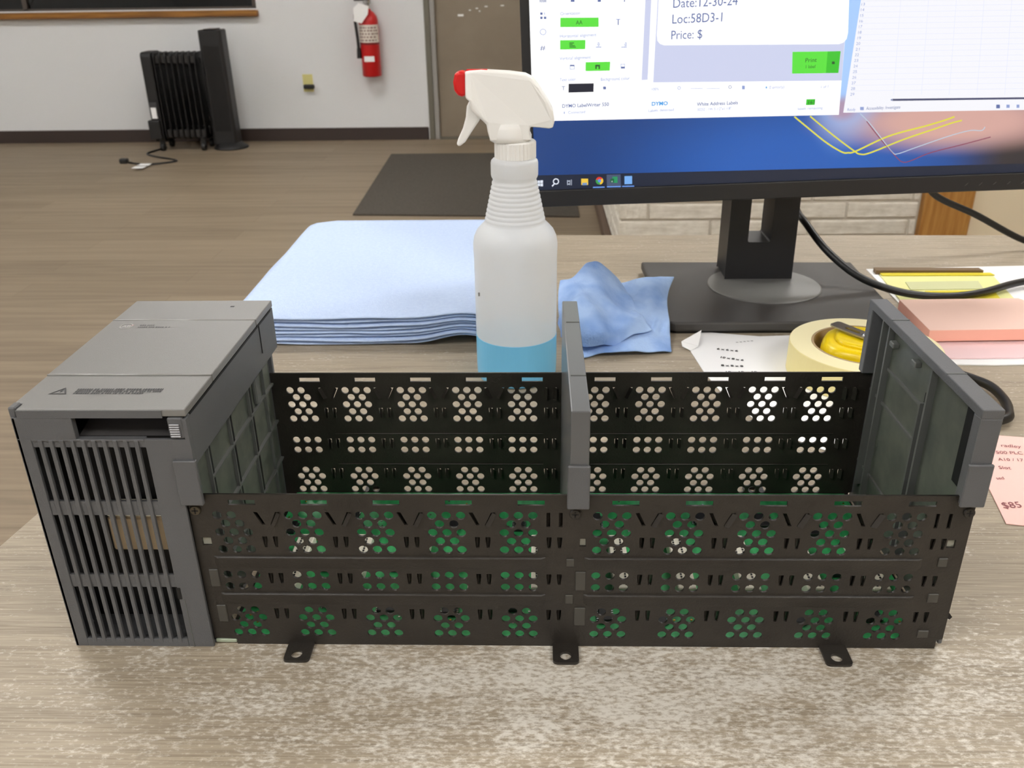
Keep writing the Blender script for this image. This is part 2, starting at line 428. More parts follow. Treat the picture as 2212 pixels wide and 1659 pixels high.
MB().box(-2.405, -2.36, 5.622, 5.632, -.53, -.44, .002).build('control_strip', mat('dark_grey_control', (66, 66, 68), .4), cp)
MB().box(-2.40, -2.365, 5.618, 5.63, -.545, -.475, .001).build('white_tag', m_white, cp)
MB().box(-2.43, -2.35, 5.60, 5.64, -.68, -.555, .008, 2).build('cord_tray', m_blk, cp)
for x in (-2.37, -2.09):
    for y in (5.645, 5.80):
        MB().box(x-.018, x+.018, y-.006, y+.006, FZ+.03, FZ+.085, .003).lathe([(.012, -.014), (.026, -.012), (.028, -.004), (.028, .004), (.026, .012), (.012, .014)], (x, y, FZ+.028), 20, 'x').build('caster', m_blk, h)
    MB().box(x-.012, x+.012, 5.63, 5.815, FZ+.075, FZ+.09, .003).build('foot_bar', m_blk, h)
cpts = [zp(u, v, FZ+.006) for u, v in ((360, 318), (340, 324), (318, 332), (335, 338), (372, 344), (380, 348), (345, 353), (310, 355), (285, 352), (272, 350))]
MB().tube(cpts, .006, 8).build('power_cord', m_cable, h)
p = zp(270, 350, FZ+.008)
MB().box(p.x-.03, p.x+.02, p.y-.02, p.y+.02, FZ, FZ+.03, .006).build('plug', m_blk, h)
tg = MB(); 
for u, v in ((312, 355), (300, 361)):
    p = zp(u, v, FZ+.014); tg.box(p.x-.035, p.x+.035, p.y-.028, p.y+.028, FZ+.012, FZ+.0135)
tg.build('cord_tag', m_white, h)

# tower fan
f = thing('tower_heater', 'tall slim black tower heater beside the finned radiator', 'heater', (-1.96, 5.72, FZ))
tw = MB(); tw.prism(rrect(-.076, .076, -.066, .066, .022), 'z', .03, .755)
for v in tw.bm.verts:
    kx = (v.co.z-.03)/.725; v.co.x = v.co.x*(1.08-.08*kx); v.co.z += 0
tw.xform(Matrix.Translation((-1.955, 5.74, FZ))).build('tower_body', m_blk, f, bevel=.006)
g = MB()
for i in range(14): x = -2.005+i*.0078; g.box(x, x+.003, 5.668, 5.675, FZ+.12, FZ+.66)
g.build('grille_slat', mat('dull_black_grille', (38, 37, 37), .5), f, kind='stuff')
MB().box(-1.99, -1.92, 5.67, 5.81, FZ+.755, FZ+.762, .003).build('top_panel', mat('gloss_black_panel', (30, 30, 32), .2), f)
MB().lathe([(.112, 0), (.116, .006), (.11, .016), (.09, .026), (.08, .04)], (-1.935, 5.735, FZ), 36).build('base_disc', m_blk, f, smooth=True)

# outlet and plug
o_ = thing('wall_outlet', 'ivory wall outlet with a black plug in it', 'outlet', (-1.42, WY, -.37))
MB().box(-1.458, -1.388, WY-.007, WY, -.428, -.313, .003, 2).build('cover_plate', m_ivory, o_)
for z in (-.345, -.396): MB().prism(rrect(-1.438, -1.408, z-.014, z+.014, .006), 'y', WY-.009, WY-.006).build('socket', m_ivory, o_)
MB().box(-1.450, -1.378, WY-.045, WY-.008, -.405, -.378, .006, 2).build('plug', m_blk, o_)

# fire extinguisher
X0, Y0 = -.958, 5.925
e = thing('fire_extinguisher', 'red fire extinguisher hung on the white wall', 'fire extinguisher', (X0, Y0, -.325))
R_ = .064
MB().lathe([(.05, -.325), (.060, -.322), (R_, -.315), (R_, .03), (.058, .055), (.042, .078), (.024, .09), (.022, .10)], (X0, Y0, 0), 36).build('cylinder', m_exr, e, smooth=True)
MB().lathe([(.018, .098), (.018, .13), (.026, .132), (.026, .155), (.012, .16)], (X0, Y0, 0), 20).build('valve', m_chrome, e)
MB().box(X0-.085, X0+.02, Y0-.012, Y0+.012, .15, .168, .004).box(X0-.085, X0+.02, Y0-.01, Y0+.01, .185, .2, .004).build('lever', m_blk, e)
hx = X0-.078
MB().tube([(X0-.02, Y0-.02, .12), (X0-.06, Y0-.03, .11), (hx-.004, Y0-.03, .06), (hx, Y0-.03, -.02), (hx+.004, Y0-.03, -.10), (hx+.006, Y0-.03, -.19)], .010, 10).build('hose', m_blk, e, smooth=True)
MB().lathe([(.013, -.14), (.016, -.18), (.017, -.205)], (hx+.006, Y0-.03, 0), 14).build('nozzle', m_blk, e)
def band(z0, z1, a0, a1, r=R_+.0012, n=16):
    rows = []
    for z in (z0, z1): rows.append([(X0+r*math.cos(math.radians(a0+(a1-a0)*i/n)), Y0+r*math.sin(math.radians(a0+(a1-a0)*i/n)), z) for i in range(n+1)])
    return MB().grid(rows)
band(-.105, .005, 190, 350).build('label', mat('label_cream', (226, 218, 206), .6), e)
lb = MB()
rr_ = random.Random(3)
for z in (-.012, -.03, -.05, -.07, -.09):
    a = 212
    while a < 325:
        w_ = rr_.uniform(6, 16); b2 = band(z-.006, z+.004, a, a+w_, R_+.002, 3); b2.bm.to_mesh(bpy.data.meshes.new('x')) if False else None
        tmp = b2.mesh('t'); lb.bm.from_mesh(tmp); bpy.data.meshes.remove(tmp); a += w_+rr_.uniform(4, 9)
lb.build('label_print', mat('label_print_grey', (150, 120, 112), .7), e, kind='stuff')
band(-.118, -.106, 180, 360, R_+.0015).build('label_band', mat('dark_red_band', (120, 22, 22), .5), e)
band(-.225, -.19, 236, 300).build('inspection_label', m_white, e)
tgm = MB(); tgm.prism([(-.05, -.06), (.0, -.075), (.045, -.02), (.055, .03), (-.01, .05), (-.045, .02)], 'y', -.001, .001)
tgm.xform(Matrix.Translation((X0-.03, Y0-.085, .09)) @ Matrix.Rotation(.2, 4, 'Z')).build('inspection_tag', m_white, e)

# ================================================================== desk
dk = thing('desk', 'wide wood grain laminate desk with a worn front area', 'desk', (.6, .2, FZ))
DL0 = (-.205, -.165); DL1 = (-.083, .79)
MB().prism([(-.262, -.60), (1.5, -.62), (1.5, .752), (DL1[0], DL1[1])], 'z', -.03, 0).build('desk_top', m_desk, dk, bevel=.002)
for x, y in ((-.15, -.5), (1.42, -.5), (.0, .70), (1.42, .68)):
    MB().box(x-.025, x+.025, y-.025, y+.025, FZ, -.03, .002).build('leg', m_blkm, dk)
MB().box(-.12, 1.4, -.46, -.44, -.12, -.03).build('apron', m_mbase, dk)

# ================================================================== the rack (lying on its back, open side up)
G = .0103
SX = [(i+.5)*.035+(G if i > 4 else 0) for i in range(10)]
RD, RH = .140, .0925           # depth between the plates, plate height
rk = thing('controller_rack', 'black perforated metal equipment rack with grey power supply lying on the desk', 'equipment rack', (.14, .07, 0))
def rack_holes(back=False):
    hs = []
    for i, c in enumerate(SX):
        g = c-.0062
        for z, n in ((.0806, 3), (.0757, 2), (.0706, 3), (.0656, 2), (.0605, 3), (.0450, 3), (.0377, 3), (.0225, 2), (.0176, 3), (.0128, 2), (.0078, 3)):
            for k in range(n):
                if i == 0 and z == .0806 and k == 2: continue
                hs.append(circle(g+(k-(n-1)/2)*.0070, z, .00238, 14))
        hs.append(rect(c-.0065, c+.0065, .0865, .0894))
    bounds = [c-.0238 for c in SX if c not in (SX[0], SX[5])]+[SX[4]+.0113, SX[9]+.0113]
    for b in bounds:
        for z0, z1 in ((.0618, .0682), (.0396, .0460), (.0170, .0236)):
            for d in (-.0026, .0026): hs.append([(b+d-.0012, z1), (b+d-.0012, z1-.002), (b+d-.0007, z0), (b+d+.0007, z0), (b+d+.0012, z1-.002), (b+d+.0012, z1)])
        if b in (bounds[-1], bounds[-2]):
            for d in (-.003, .003): hs.append(rect(b+d-.0009, b+d+.0009, .0742, .0825))
        else:
            for s_ in (-1, 1):
                hs.append([(b+s_*.0064, .0825), (b+s_*.0044, .0825), (b+s_*.0012, .0752), (b+s_*.0030, .0752)][::s_])
    for x0, x1 in (() if back else ((-.0055, -.0008), (.1812, .1842), (.3585, .3625))):
        hs.append(rect(x0, x1, .0628, .0675))
    return hs, bounds
holes, BND = rack_holes()
outer = [(.0027, 0), (.3648, 0), (.3648, .0055), (.3678, .0062), (.3678, RH), (-.0090, RH), (-.0090, .004), (.0027, .0036)]
TH = .0012
pm = plate_mesh(outer, holes, TH)
Rxz = Matrix(((1, 0, 0, 0), (0, 0, -1, 0), (0, 1, 0, 0), (0, 0, 0, 1)))   # (x,y,z) -> (x,-z,y)
fpm = pm.copy(); fpm.transform(Matrix.Translation((0, 0, 0)) @ Rxz)
front = link('front_plate', fpm, m_steel, rk); front['label'] = 'black perforated steel side plate facing the viewer'
bpm = plate_mesh(outer, rack_holes(True)[0], TH); bpm.transform(Matrix.Translation((0, RD, 0)) @ Rxz)
backp = link('back_plate', bpm, m_steel, rk); backp['label'] = 'black perforated steel side plate at the far side'
# pressed stiffening beads, both plates
def bead(x0, x1, z0, z1, y, sgn, par):
    n = 6; rows = []
    for k in range(n+1):
        t = (0, .3, .6, .86, .93, .97, 1)[k]; z = z0+(z1-z0)*t; d = (0, .0005, .0009, .0013, .0012, .0006, 0)[k]
        rows.append([(x0+(.002 if k in (0, n) else 0), y, z), (x0+.002, y+sgn*d, z), (x1-.002, y+sgn*d, z), (x1-(.002 if k in (0, n) else 0), y, z)])
    MB().grid(rows).build('stiffening_bead', m_steel, par, smooth=True)
for z0, z1 in ((.0488, .0566), (.0262, .0338)):
    for x0, x1 in ((-.001, .1645), (.1837, .3485)):
        bead(x0, x1, z0, z1, -TH/2, -1, front); MB().box(max(x0, .03), x1, RD-TH/2-.0007, RD-TH/2, z0+.0007, z0+.0013, .0003).build('stiffening_bead', m_steel, backp)
# bent louvre lips beside the slits, plus added covers behind the front ones
for par, y, sg in ((front, 0, 1), (backp, RD, -1)):
    lv = MB()
    for b in BND:
        for z0, z1 in ((.0618, .0682), (.0396, .0460), (.0170, .0236)):
            for d in (-.0026, .0026):
                x = b+d
                lv.prism([(x-.0009, y+sg*.0004), (x+.0009, y+sg*.0024), (x+.0014, y+sg*.0020), (x-.0004, y+sg*.0)], 'z', z0, z1)
        for s_ in (-1, 1):
            if b in BND[-2:]:
                lv.prism([(b+s_*.003-.0009, y+sg*.0004), (b+s_*.003+.0010, y+sg*.0026), (b+s_*.003+.0015, y+sg*.0022), (b+s_*.003-.0004, y)], 'z', .0742, .0825); continue
            q0 = Vector((b+s_*.0040, y-sg*.0003, .0825)); q1 = Vector((b+s_*.0009, y-sg*.0003, .0752)); q2 = Vector((b+s_*.0030, y+sg*.0026, .0755)); q3 = Vector((b+s_*.0060, y+sg*.0026, .0826))
            lv.poly([q0, q1, q2, q3]); lv.poly([p_+Vector((0, sg*.0004, 0)) for p_ in (q3, q2, q1, q0)])
    if par is front:  # hidden cover plates added so the slots look dark
        for b in BND:
            for z0, z1 in ((.0612, .0684), (.0390, .0462), (.0164, .0238)): lv.box(b-.0045, b+.0045, .0026, .0030, z0-.003, z1)
            lv.box(b-.0072, b+.0072, .0026, .0030, .070, .0832)
            if b not in BND[-2:]:
                q0 = Vector((b+.0014, -TH/2-.0002, .0748)); q1 = Vector((b+.0036, -TH/2-.0016, .0750)); q2 = Vector((b+.0070, -TH/2-.0016, .0822)); q3 = Vector((b+.0050, -TH/2-.0002, .0822))
                lv.poly([q0, q1, q2, q3]); lv.poly([p_+Vector((0, .0005, 0)) for p_ in (q3, q2, q1, q0)])
    lv.build('louvre_lip', m_steel, par, kind='stuff')
# floor pan, board and connectors
MB().box(-.004, .3655, TH/2, RD-TH/2, .0004, .0014).build('pan', m_steel, rk)
pcb = MB().box(0, .362, .0009, RD-.0012, .0035, .0052).build('circuit_board', m_pcb, rk); pcb['label'] = 'green circuit board on the rack floor'
for i, c in enumerate(SX):
    x = c+.0045
    m = MB(); m.box(x-.005, x+.005, .030, .080, .0052, .0135, .0006); cn = m.build('card_connector', m_cream, rk)
    pins = MB()
    for k in range(20):
        y = .033+k*.0023
        for d in (-.002, .002): pins.box(x+d-.0005, x+d+.0005, y-.0006, y+.0006, .0134, .0139)
    pins.build('contact_slots', m_chip, cn, kind='stuff')
    rr = random.Random(i*5+1)
    for k in range(3):
        cx = c+rr.uniform(-.013, -.004); cy = (.022, .058, .104)[k]+rr.uniform(-.008, .008); a, b = rr.uniform(.003, .005), rr.uniform(.004, .008)
        ch = MB().box(cx-a, cx+a, cy-b, cy+b, .0052, .0078, .0003).build('chip', m_chip, pcb)
        lg = MB(); yy = cy-b+.001
        while yy < cy+b-.0006:
            lg.box(cx-a-.0012, cx-a, yy, yy+.0007, .0052, .0062); lg.box(cx+a, cx+a+.0012, yy, yy+.0007, .0052, .0062); yy += .0016
        lg.build('solder_leg', m_tin, pcb, kind='stuff')
    via = MB()
    for k in range(16):
        via.lathe([(.0006, 0), (.0006, .0005)], (c+rr.uniform(-.016, .016), rr.uniform(.085, .13) if k < 9 else rr.uniform(.01, .028), .0051), 8)
    via.build('solder_joint', m_gold if i % 3 == 0 else m_tin, pcb, kind='stuff')
# mounting tabs front and rear
def tab(x0, x1, y0, y1, hx, hy):
    me = plate_mesh(rrect(x0, x1, min(y0, y1), max(y0, y1), .0022), [circle(hx, hy, .0029, 20)], .0014)
    me.transform(Matrix.Translation((0, 0, .0011))); link('mounting_tab', me, m_steel, rk)
for x0, hx in ((.0303, .0363), (.1683, .1749), (.3058, .3121)): tab(x0, x0+.0133, -.0146, .004, hx, -.0096)
for x0 in (.0440, .2990): tab(x0, x0+.0133, RD-.004, RD+.0146, x0+.0066, RD+.0096)
# corner screws
for x, z in ((-.0056, .0838), (.1787, .0821), (.3652, .0834)):
    s1 = MB().lathe([(.0024, -.0012), (.0028, -.0006), (.0028, 0)], (x, -TH/2, z), 16, 'y').build('screw', mat('dark_screw', (92, 86, 74), .4, .8) if x < 0 else m_steel, rk)
    MB().box(x-.0016, x+.0016, -TH/2-.0014, -TH/2-.0011, z-.0003, z+.0003).box(x-.0003, x+.0003, -TH/2-.0014, -TH/2-.0011, z-.0016, z+.0016).build('cross_recess', m_cav, s1)
# plastic retaining clips that poke through the front plate
for x0, x1, z0, z1 in ((-.0050, -.0003, .0378, .0484), (-.0045, .0003, .0152, .0259), (.1748, .1787, .0510, .0556), (.1794, .1846, .0364, .0478), (.1745, .1785, .0280, .0334), (.1792, .1848, .0140, .0254), (.3562, .3607, .0518, .0570), (.3552, .3604, .0300, .0353), (.3544, .3597, .0074, .0121)):
    MB().box(x0, x1, -TH/2-.0007, .003, z0, z1, .0003).build('retaining_clip', mat('clip_grey_plastic', (70, 68, 63), .5), rk)
for x0, x1 in ((-.0055, -.0008), (.1812, .1842), (.3585, .3625)):
    MB().box(x0+.0001, x1-.0001, .0006, .003, .0629, .0674).build('retaining_clip', mat('pale_clip', (150, 150, 138), .5), rk)
MB().box(-.0088, .0024, -.0004, .006, .0006, .0028, .0004).build('board_edge', mat('pale_board_edge', (170, 182, 160), .5), rk)
MB().tube([(.3665, .012, .004), (.3735, .016, .0045), (.3775, .018, .006)], .0011, 8).prism([(.3755, .0062), (.3772, .0098), (.3800, .0062), (.3790, .0045)], 'y', .0165, .0185).build('side_catch', m_cav, rk)

# ---- plastic end frames: a panel with a rim and moulded ribs
def end_rim(parent, xin, xout, name):
    """xout: flat outer face, xin: open inner rim edge (towards the slots)."""
    lo, hi = min(xin, xout), max(xin, xout)
    sg = 1 if xout > xin else -1
    pan = (xout-sg*.0022, xout)
    body = MB()
    body.box(min(pan), max(pan), .001, RD+.003, .0016, .1375)
    body.box(lo, hi, -.003, RD+.003, .1342, .1390)                 # top rim
    body.box(lo, hi, -.003, .004, .0885, .1345)                    # front rim above the plate
    body.box(lo, hi, RD-.0035, RD+.003, .093, .1345)               # rear rim above the plate
    b = body.build(name, m_grey, parent, bevel=.0006)
    q_ = xout-sg*.0023; MB().box(min(q_, q_-sg*.0002), max(q_, q_-sg*.0002), .0045, RD-.004, .0018, .134).build('inner_panel', m_greyd, b)
    MB().box(lo-.0010, hi+.0006, -.0046, -.0028, .0885, .1115, .0005).build('front_boss', m_grey, b)
    for y in (.036, .108):
        MB().box(lo+.0002, hi-.0002, y-.0005, y+.0005, .1388, .1393).build('seam', m_rib, b)
    q = xout-sg*.0022; q2 = q-sg*.004; a_, b_ = min(q, q2), max(q, q2); q3 = q-sg*.0015; c_, d_ = min(q, q3), max(q, q3)
    rb = []
    for y, z0, z1 in ((.118, .004, .1342), (.0585, .004, .1342), (.0645, .004, .109), (.128, .02, .1342)):
        rb.append(MB().box(a_, b_, y-.0009, y+.0009, z0, z1))
    for z, y0, y1 in ((.105, .0645, .118), (.083, .0585, .1365), (.033, .0585, .1365)):
        rb.append(MB().box(c_, d_, y0, y1, z-.0008, z+.0008))
    for m in rb: m.build('rib', m_rib, b)
    for y, z0, z1 in ((.0605, .004, .133), (.0663, .004, .108), (.1200, .004, .133)):
        MB().box(c_, d_, y-.0008, y+.0008, z0, z1).build('groove_shade', m_cav, b)  # raised black strip standing in for the shade of a groove
    for y, z in ((.112, .1225), (.081, .1245)):
        MB().box(a_, b_, y-.003, y+.003, z-.0016, z+.0016, .0005).build('snap_lug', m_rib, b)
    for y0, y1, z0, z1 in ((.0605, .0655, .109, .1145), (.0110, .0215, .088, .1335), (.0600, .0640, .055, .0585)):
        MB().box(c_, d_, y0, y1, z0, z1).build('slot_shade', m_cav, b)  # black plate on the panel painting the dark of a slot
    return b
end = end_rim(rk, .3590, .3690, 'end_frame'); end['label'] = 'grey moulded plastic end frame at the right'
# middle divider: solid thin wall
dv = MB().prism([(-.003, .087), (.0012, .087), (.0012, .0016), (RD-.0012, .0016), (RD-.0012, .0935), (RD+.003, .0935), (RD+.003, .1385), (-.003, .1385)], 'x', .1757, .1846).build('divider', mat('divider_plastic', (96, 97, 98), .28), rk, bevel=.0006)
dv['label'] = 'grey plastic divider in the middle of the rack'
MB().box(.1746, .1852, -.0046, -.0028, .0868, .1105, .0005).build('front_boss', m_grey, dv)
for y in (.036, .108): MB().box(.1770, .1844, y-.0005, y+.0005, .1383, .1388).build('seam', m_rib, dv)

# ---- power supply at the left
PX0, PX1, PYF, PZ = -.0825, -.0008, -.003, .1395
ps = MB()
ps.box(PX0, PX0+.002, PYF, RD+.003, 0, .1355)                      # left wall
ps.box(PX0, PX1-.004, RD, RD+.003, 0, .1355)                       # rear wall
ps.box(PX0, -.009, .0, RD, 0, .002)                                # bottom
ps.box(-.009, -.0072, .001, RD+.003, 0, .110)                      # right wall, recessed panel
ps.box(-.009, PX1, .0, RD+.003, .109, .1352)                       # upper right band
psb = ps.build('power_supply', m_grey, rk, bevel=.0005); psb['label'] = 'grey plastic power supply with louvred vents'
GX0, GX1 = -.0757, -.0222
ff = MB()                                                           # front face around the vent field
ff.box(PX0, GX0, PYF, PYF+.0018, 0, .1240); ff.box(GX1, -.0090, PYF, PYF+.0018, 0, .1240); ff.box(-.0092, PX1, PYF, .0005, .0885, .1240)
ff.box(GX0, GX1, PYF, .0005, 0, .005); ff.box(GX0, GX1, PYF, .0005, .1228, .1240)
ff.box(PX0, -.0542, PYF, .0005, .1238, .1352); ff.box(-.0030, PX1, PYF, .0005, .1238, .1345)
ff.build('front_face', m_grey, psb, bevel=.0003)
for z0, z1 in ((.1195, .1230), (.0817, .0895), (.0384, .0459)):
    MB().box(GX0, GX1, PYF+.0006, PYF+.0022, z0, z1).build('vent_crossbar', m_grey, psb)
pitch = (GX1-GX0-.0031)/10
rib_me = MB().box(0, pitch-.0031, PYF-.0003, PYF+.0016, .003, .1235, .0002).mesh('vent_rib'); rib_me.materials.append(m_grey)
rib_me.transform(Matrix.Translation((0, -.07, 0)))
for i in range(10):
    o = bpy.data.objects.new('vent_rib', rib_me); COL.objects.link(o); o.parent = psb
    o.location = (GX0+.0031+i*pitch-.14, 0, 0)
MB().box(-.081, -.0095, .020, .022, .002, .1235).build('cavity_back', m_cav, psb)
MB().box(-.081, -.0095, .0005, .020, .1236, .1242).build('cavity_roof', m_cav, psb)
MB().box(-.0535, -.0185, .004, .018, .0560, .0760, .001).build('transformer', mat('transformer_tape', (172, 152, 122), .6), psb)
MB().box(-.0535, -.0185, .004, .018, .0760, .0785, .001).build('bobbin_flange', m_cream, psb)
MB().box(-.0226, -.0205, PYF-.0002, PYF+.0002, .0312, .0383).build('vent_notch', m_cav, psb)
MB().box(-.0196, -.0192, PYF-.0002, PYF+.0001, 0, .031).build('moulding_line', m_rib, psb)
# dark opening below the lid, indicator lens
MB().box(-.0542, -.0098, .0220, .0230, .1242, .1352).build('opening_liner', m_cav, psb)
MB().prism([(.0005, .1242), (.0220, .1300), (.0220, .1242)], 'x', -.0542, -.0098).build('opening_tray', mat('tray_plastic', (62, 60, 60), .5), psb)
ln = MB().box(-.0098, -.0026, PYF-.0002, .006, .1245, .1352, .0006).build('indicator_housing', m_grey, psb)
lens = mat('clear_lens', (128, 128, 132), .18, spec=.7)
lm = MB()
for k in range(6): lm.box(-.0090, -.0042, PYF-.0010, PYF+.0001, .1253+k*.0012, .1262+k*.0012, .0002)
lm.build('indicator_lens', lens, psb, kind='stuff')
# clip ledge overlapping the front plate
MB().box(-.0106, .0004, PYF-.0016, PYF+.001, .0885, .1131, .0004).build('front_boss', m_grey, psb)
MB().box(-.0060, -.0012, PYF+.0005, .0025, .1145, .1200).build('latch_slot', m_cav, psb)
# lid of three panels
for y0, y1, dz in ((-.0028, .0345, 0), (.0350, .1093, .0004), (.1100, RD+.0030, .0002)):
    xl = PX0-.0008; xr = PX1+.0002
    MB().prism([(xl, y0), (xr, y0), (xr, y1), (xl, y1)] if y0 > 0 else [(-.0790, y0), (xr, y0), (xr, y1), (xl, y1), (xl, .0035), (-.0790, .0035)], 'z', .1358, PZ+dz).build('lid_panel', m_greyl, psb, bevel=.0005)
MB().box(PX0-.0008, -.0798, -.0022, .004, .1345, PZ+.0006, .0006).build('lid_hinge', m_grey, psb)
MB().box(-.0792, -.0115, -.0032, -.0026, .1352, .1390).build('lid_lip', m_grey, psb)
MB().box(PX1-.0008, PX1+.0004, .1131, .1137, .1175, .1350).build('door_seam', m_cav, psb)
MB().box(PX1-.0006, PX1+.0003, .002, .138, .1345, .1357).build('lid_gap', m_cav, psb)
for y_ in (.0347, .1097): MB().tube([(PX0-.0006, y_, PZ+.0002), (PX1, y_, PZ+.0002)], .0006, 8, 1).build('lid_ridge', mat('ridge_highlight', (150, 149, 146), .2), psb, smooth=True)  # lighter than the lid, the seam highlight put into the colour
# moulded ribs on the wall facing the slots
for y, z0, z1 in ((.122, .004, .109), (.0255, .004, .109), (.0590, .004, .109), (.0930, .004, .109)):
    MB().box(-.0070, -.0052, y-.0006, y+.0006, z0, z1).build('rib', m_rib, psb)
for z, y0, y1 in ((.086, .026, .138), (.060, .004, .138), (.033, .026, .138)):
    MB().box(-.0070, -.0050, y0, y1, z-.0006, z+.0006).build('rib', m_rib, psb)
for y0, y1, z0, z1 in ((.0262, .0300, .040, .104), (.0600, .0640, .020, .1075), (.0940, .0985, .012, .1075)):
    MB().box(-.0071, -.0060, y0, y1, z0, z1).build('slot_shade', m_cav, psb)  # black strips on the wall painting the shade of its grooves
MB().box(-.0072, -.0045, .104, .112, .088, .1085, .0008).build('latch_block', m_rib, psb)
MB().box(-.0075, -.0069, .002, .137, .004, .108).build('inner_panel', m_greyd, psb)
# print on the lid: warning triangle with bolt, unreadable small text, oval badge
def flat(pts, z, mt, name, par): return MB().poly([(p[0], p[1], z) for p in pts]).build(name, mt, par)
zt = PZ+.00015
tri_o = [(-.0718, .0132), (-.0632, .0132), (-.0668, .0203)]
c_ = (sum(p[0] for p in tri_o)/3, sum(p[1] for p in tri_o)/3)
tri_i = [(c_[0]+(p[0]-c_[0])*.72, c_[1]+(p[1]-c_[1])*.72) for p in tri_o]
me = plate_mesh(tri_o, [tri_i[::-1]], .0001); me.transform(Matrix.Translation((0, 0, zt))); link('warning_triangle', me, m_print, psb)
flat([(-.0672, .0182), (-.0664, .0184), (-.0669, .0164), (-.0662, .0164), (-.0672, .0142), (-.0670, .0157), (-.0677, .0157)], zt, m_print, 'warning_bolt', psb)
pr_ = MB(); rr = random.Random(11)
def scribble(x0, x1, y0, y1, z):
    x = x0
    while x < x1:
        wd_ = rr.uniform(.0006, .0011); pr_.poly([(x, y0, z), (min(x+wd_, x1), y0, z), (min(x+wd_, x1), y1, z), (x, y1, z)])
        x += wd_+(.0003 if rr.random() < .8 else .0009)
scribble(-.0602, -.0185, .0172, .0192, zt); scribble(-.0602, -.0185, .0152, .0168, zt); scribble(-.0602, -.0262, .0133, .0148, zt)
pr_.build('warning_print', m_print, psb, kind='stuff')
zt2 = PZ+.00055
pr_ = MB(); scribble(-.0640, -.0555, .1005, .1020, zt2); scribble(-.0640, -.0455, .0975, .0990, zt2); pr_.build('name_print', mat('faint_print', (90, 90, 92), .6), psb)
ov = lambda k: [(-.0712+.0036*k*math.cos(t*math.pi/12), .0998+.0041*k*math.sin(t*math.pi/12)) for t in range(24)]
me = plate_mesh(ov(1), [ov(.86)[::-1]], .0001); me.transform(Matrix.Translation((0, 0, zt2))); link('badge_ring', me, mat('badge_silver', (170, 168, 165), .35), psb)
me = text_mesh('AB', .0042, 'CENTER', .0001); me.transform(Matrix.Translation((-.0712, .0983, zt2))); link('badge_letters', me, MATS['badge_silver'], psb)
flat([(-.0685, .1005), (-.0678, .1005), (-.0678, .1020), (-.0685, .1020)], zt2, m_red, 'badge_dot', psb)
flat(rect(-.0222, -.0198, .1310, .1328), PZ+.00035, m_print, 'lid_slot', psb)

# ================================================================== spray bottle
BX, BYc = .1430, .3400
sb = thing('spray_bottle', 'white translucent spray bottle with red nozzle, blue liquid inside', 'spray bottle', (BX, BYc, 0))
prof = [(.0290, .0002), (.0325, .0012), (.0338, .0045), (.0341, .012), (.0341, .105), (.0344, .113), (.0344, .118), (.0335, .1235), (.0312, .1285), (.0280, .1322), (.0252, .135)]
for k in range(9):
    z0 = .1365+k*.0036; r0 = .0240-(.0240-.0178)*(k/8)
    prof += [(r0, z0), (r0+.0004, z0+.0012), (r0+.0002, z0+.0024), (r0-.0006, z0+.0033)]
prof += [(.0174, .1702), (.0183, .1718), (.0187, .1735), (.0187, .1825), (.0183, .1842), (.0170, .1856), (.0150, .1866)]
inner = [(max(r-.0011, .001), z+(.0010 if i < 2 else 0)) for i, (r, z) in enumerate(prof)]
def plastic():
    m = bpy.data.materials.new('milky_bottle_plastic'); m.use_nodes = True; nt = m.node_tree; N = nt.nodes; L = nt.links
    b = N['Principled BSDF']; b.inputs['Base Color'].default_value = (*s2l((250, 252, 255)), 1); b.inputs['Roughness'].default_value = .32
    tr = N.new('ShaderNodeBsdfTransparent'); tr.inputs[0].default_value = (.97, .97, .96, 1)
    tl = N.new('ShaderNodeBsdfTranslucent'); tl.inputs[0].default_value = (*s2l((248, 248, 244)), 1)
    m1 = N.new('ShaderNodeMixShader'); m1.inputs[0].default_value = .40; L.new(b.outputs[0], m1.inputs[1]); L.new(tl.outputs[0], m1.inputs[2])
    m2 = N.new('ShaderNodeMixShader'); m2.inputs[0].default_value = .12; L.new(m1.outputs[0], m2.inputs[1]); L.new(tr.outputs[0], m2.inputs[2])
    L.new(m2.outputs[0], N['Material Output'].inputs[0]); return m
m_bottle = plastic()
MB().lathe(prof, (BX, BYc, 0), 64, cap1=False).build('bottle', m_bottle, sb, smooth=True)
LZ = .0395
lq = [(.0293, .0001), (.0328, .0010), (.0340, .0044), (.0343, .012), (.0343, LZ)]
m_liq = mat('blue_cleaning_liquid', (118, 200, 244), .3, sss=.0)
MB().lathe(lq, (BX, BYc, 0), 64).build('liquid', m_liq, sb, bevel=.0004)
def flute(k, i, r): return r+(.0005 if (i % 3) == 0 and k in (1, 2) else 0)
MB().lathe([(.0150, .1862), (.0158, .1866), (.0158, .1985), (.0152, .1995), (.0120, .1998)], (BX+.0008, BYc, 0), 96, flute=flute).build('screw_collar', m_trig, sb)
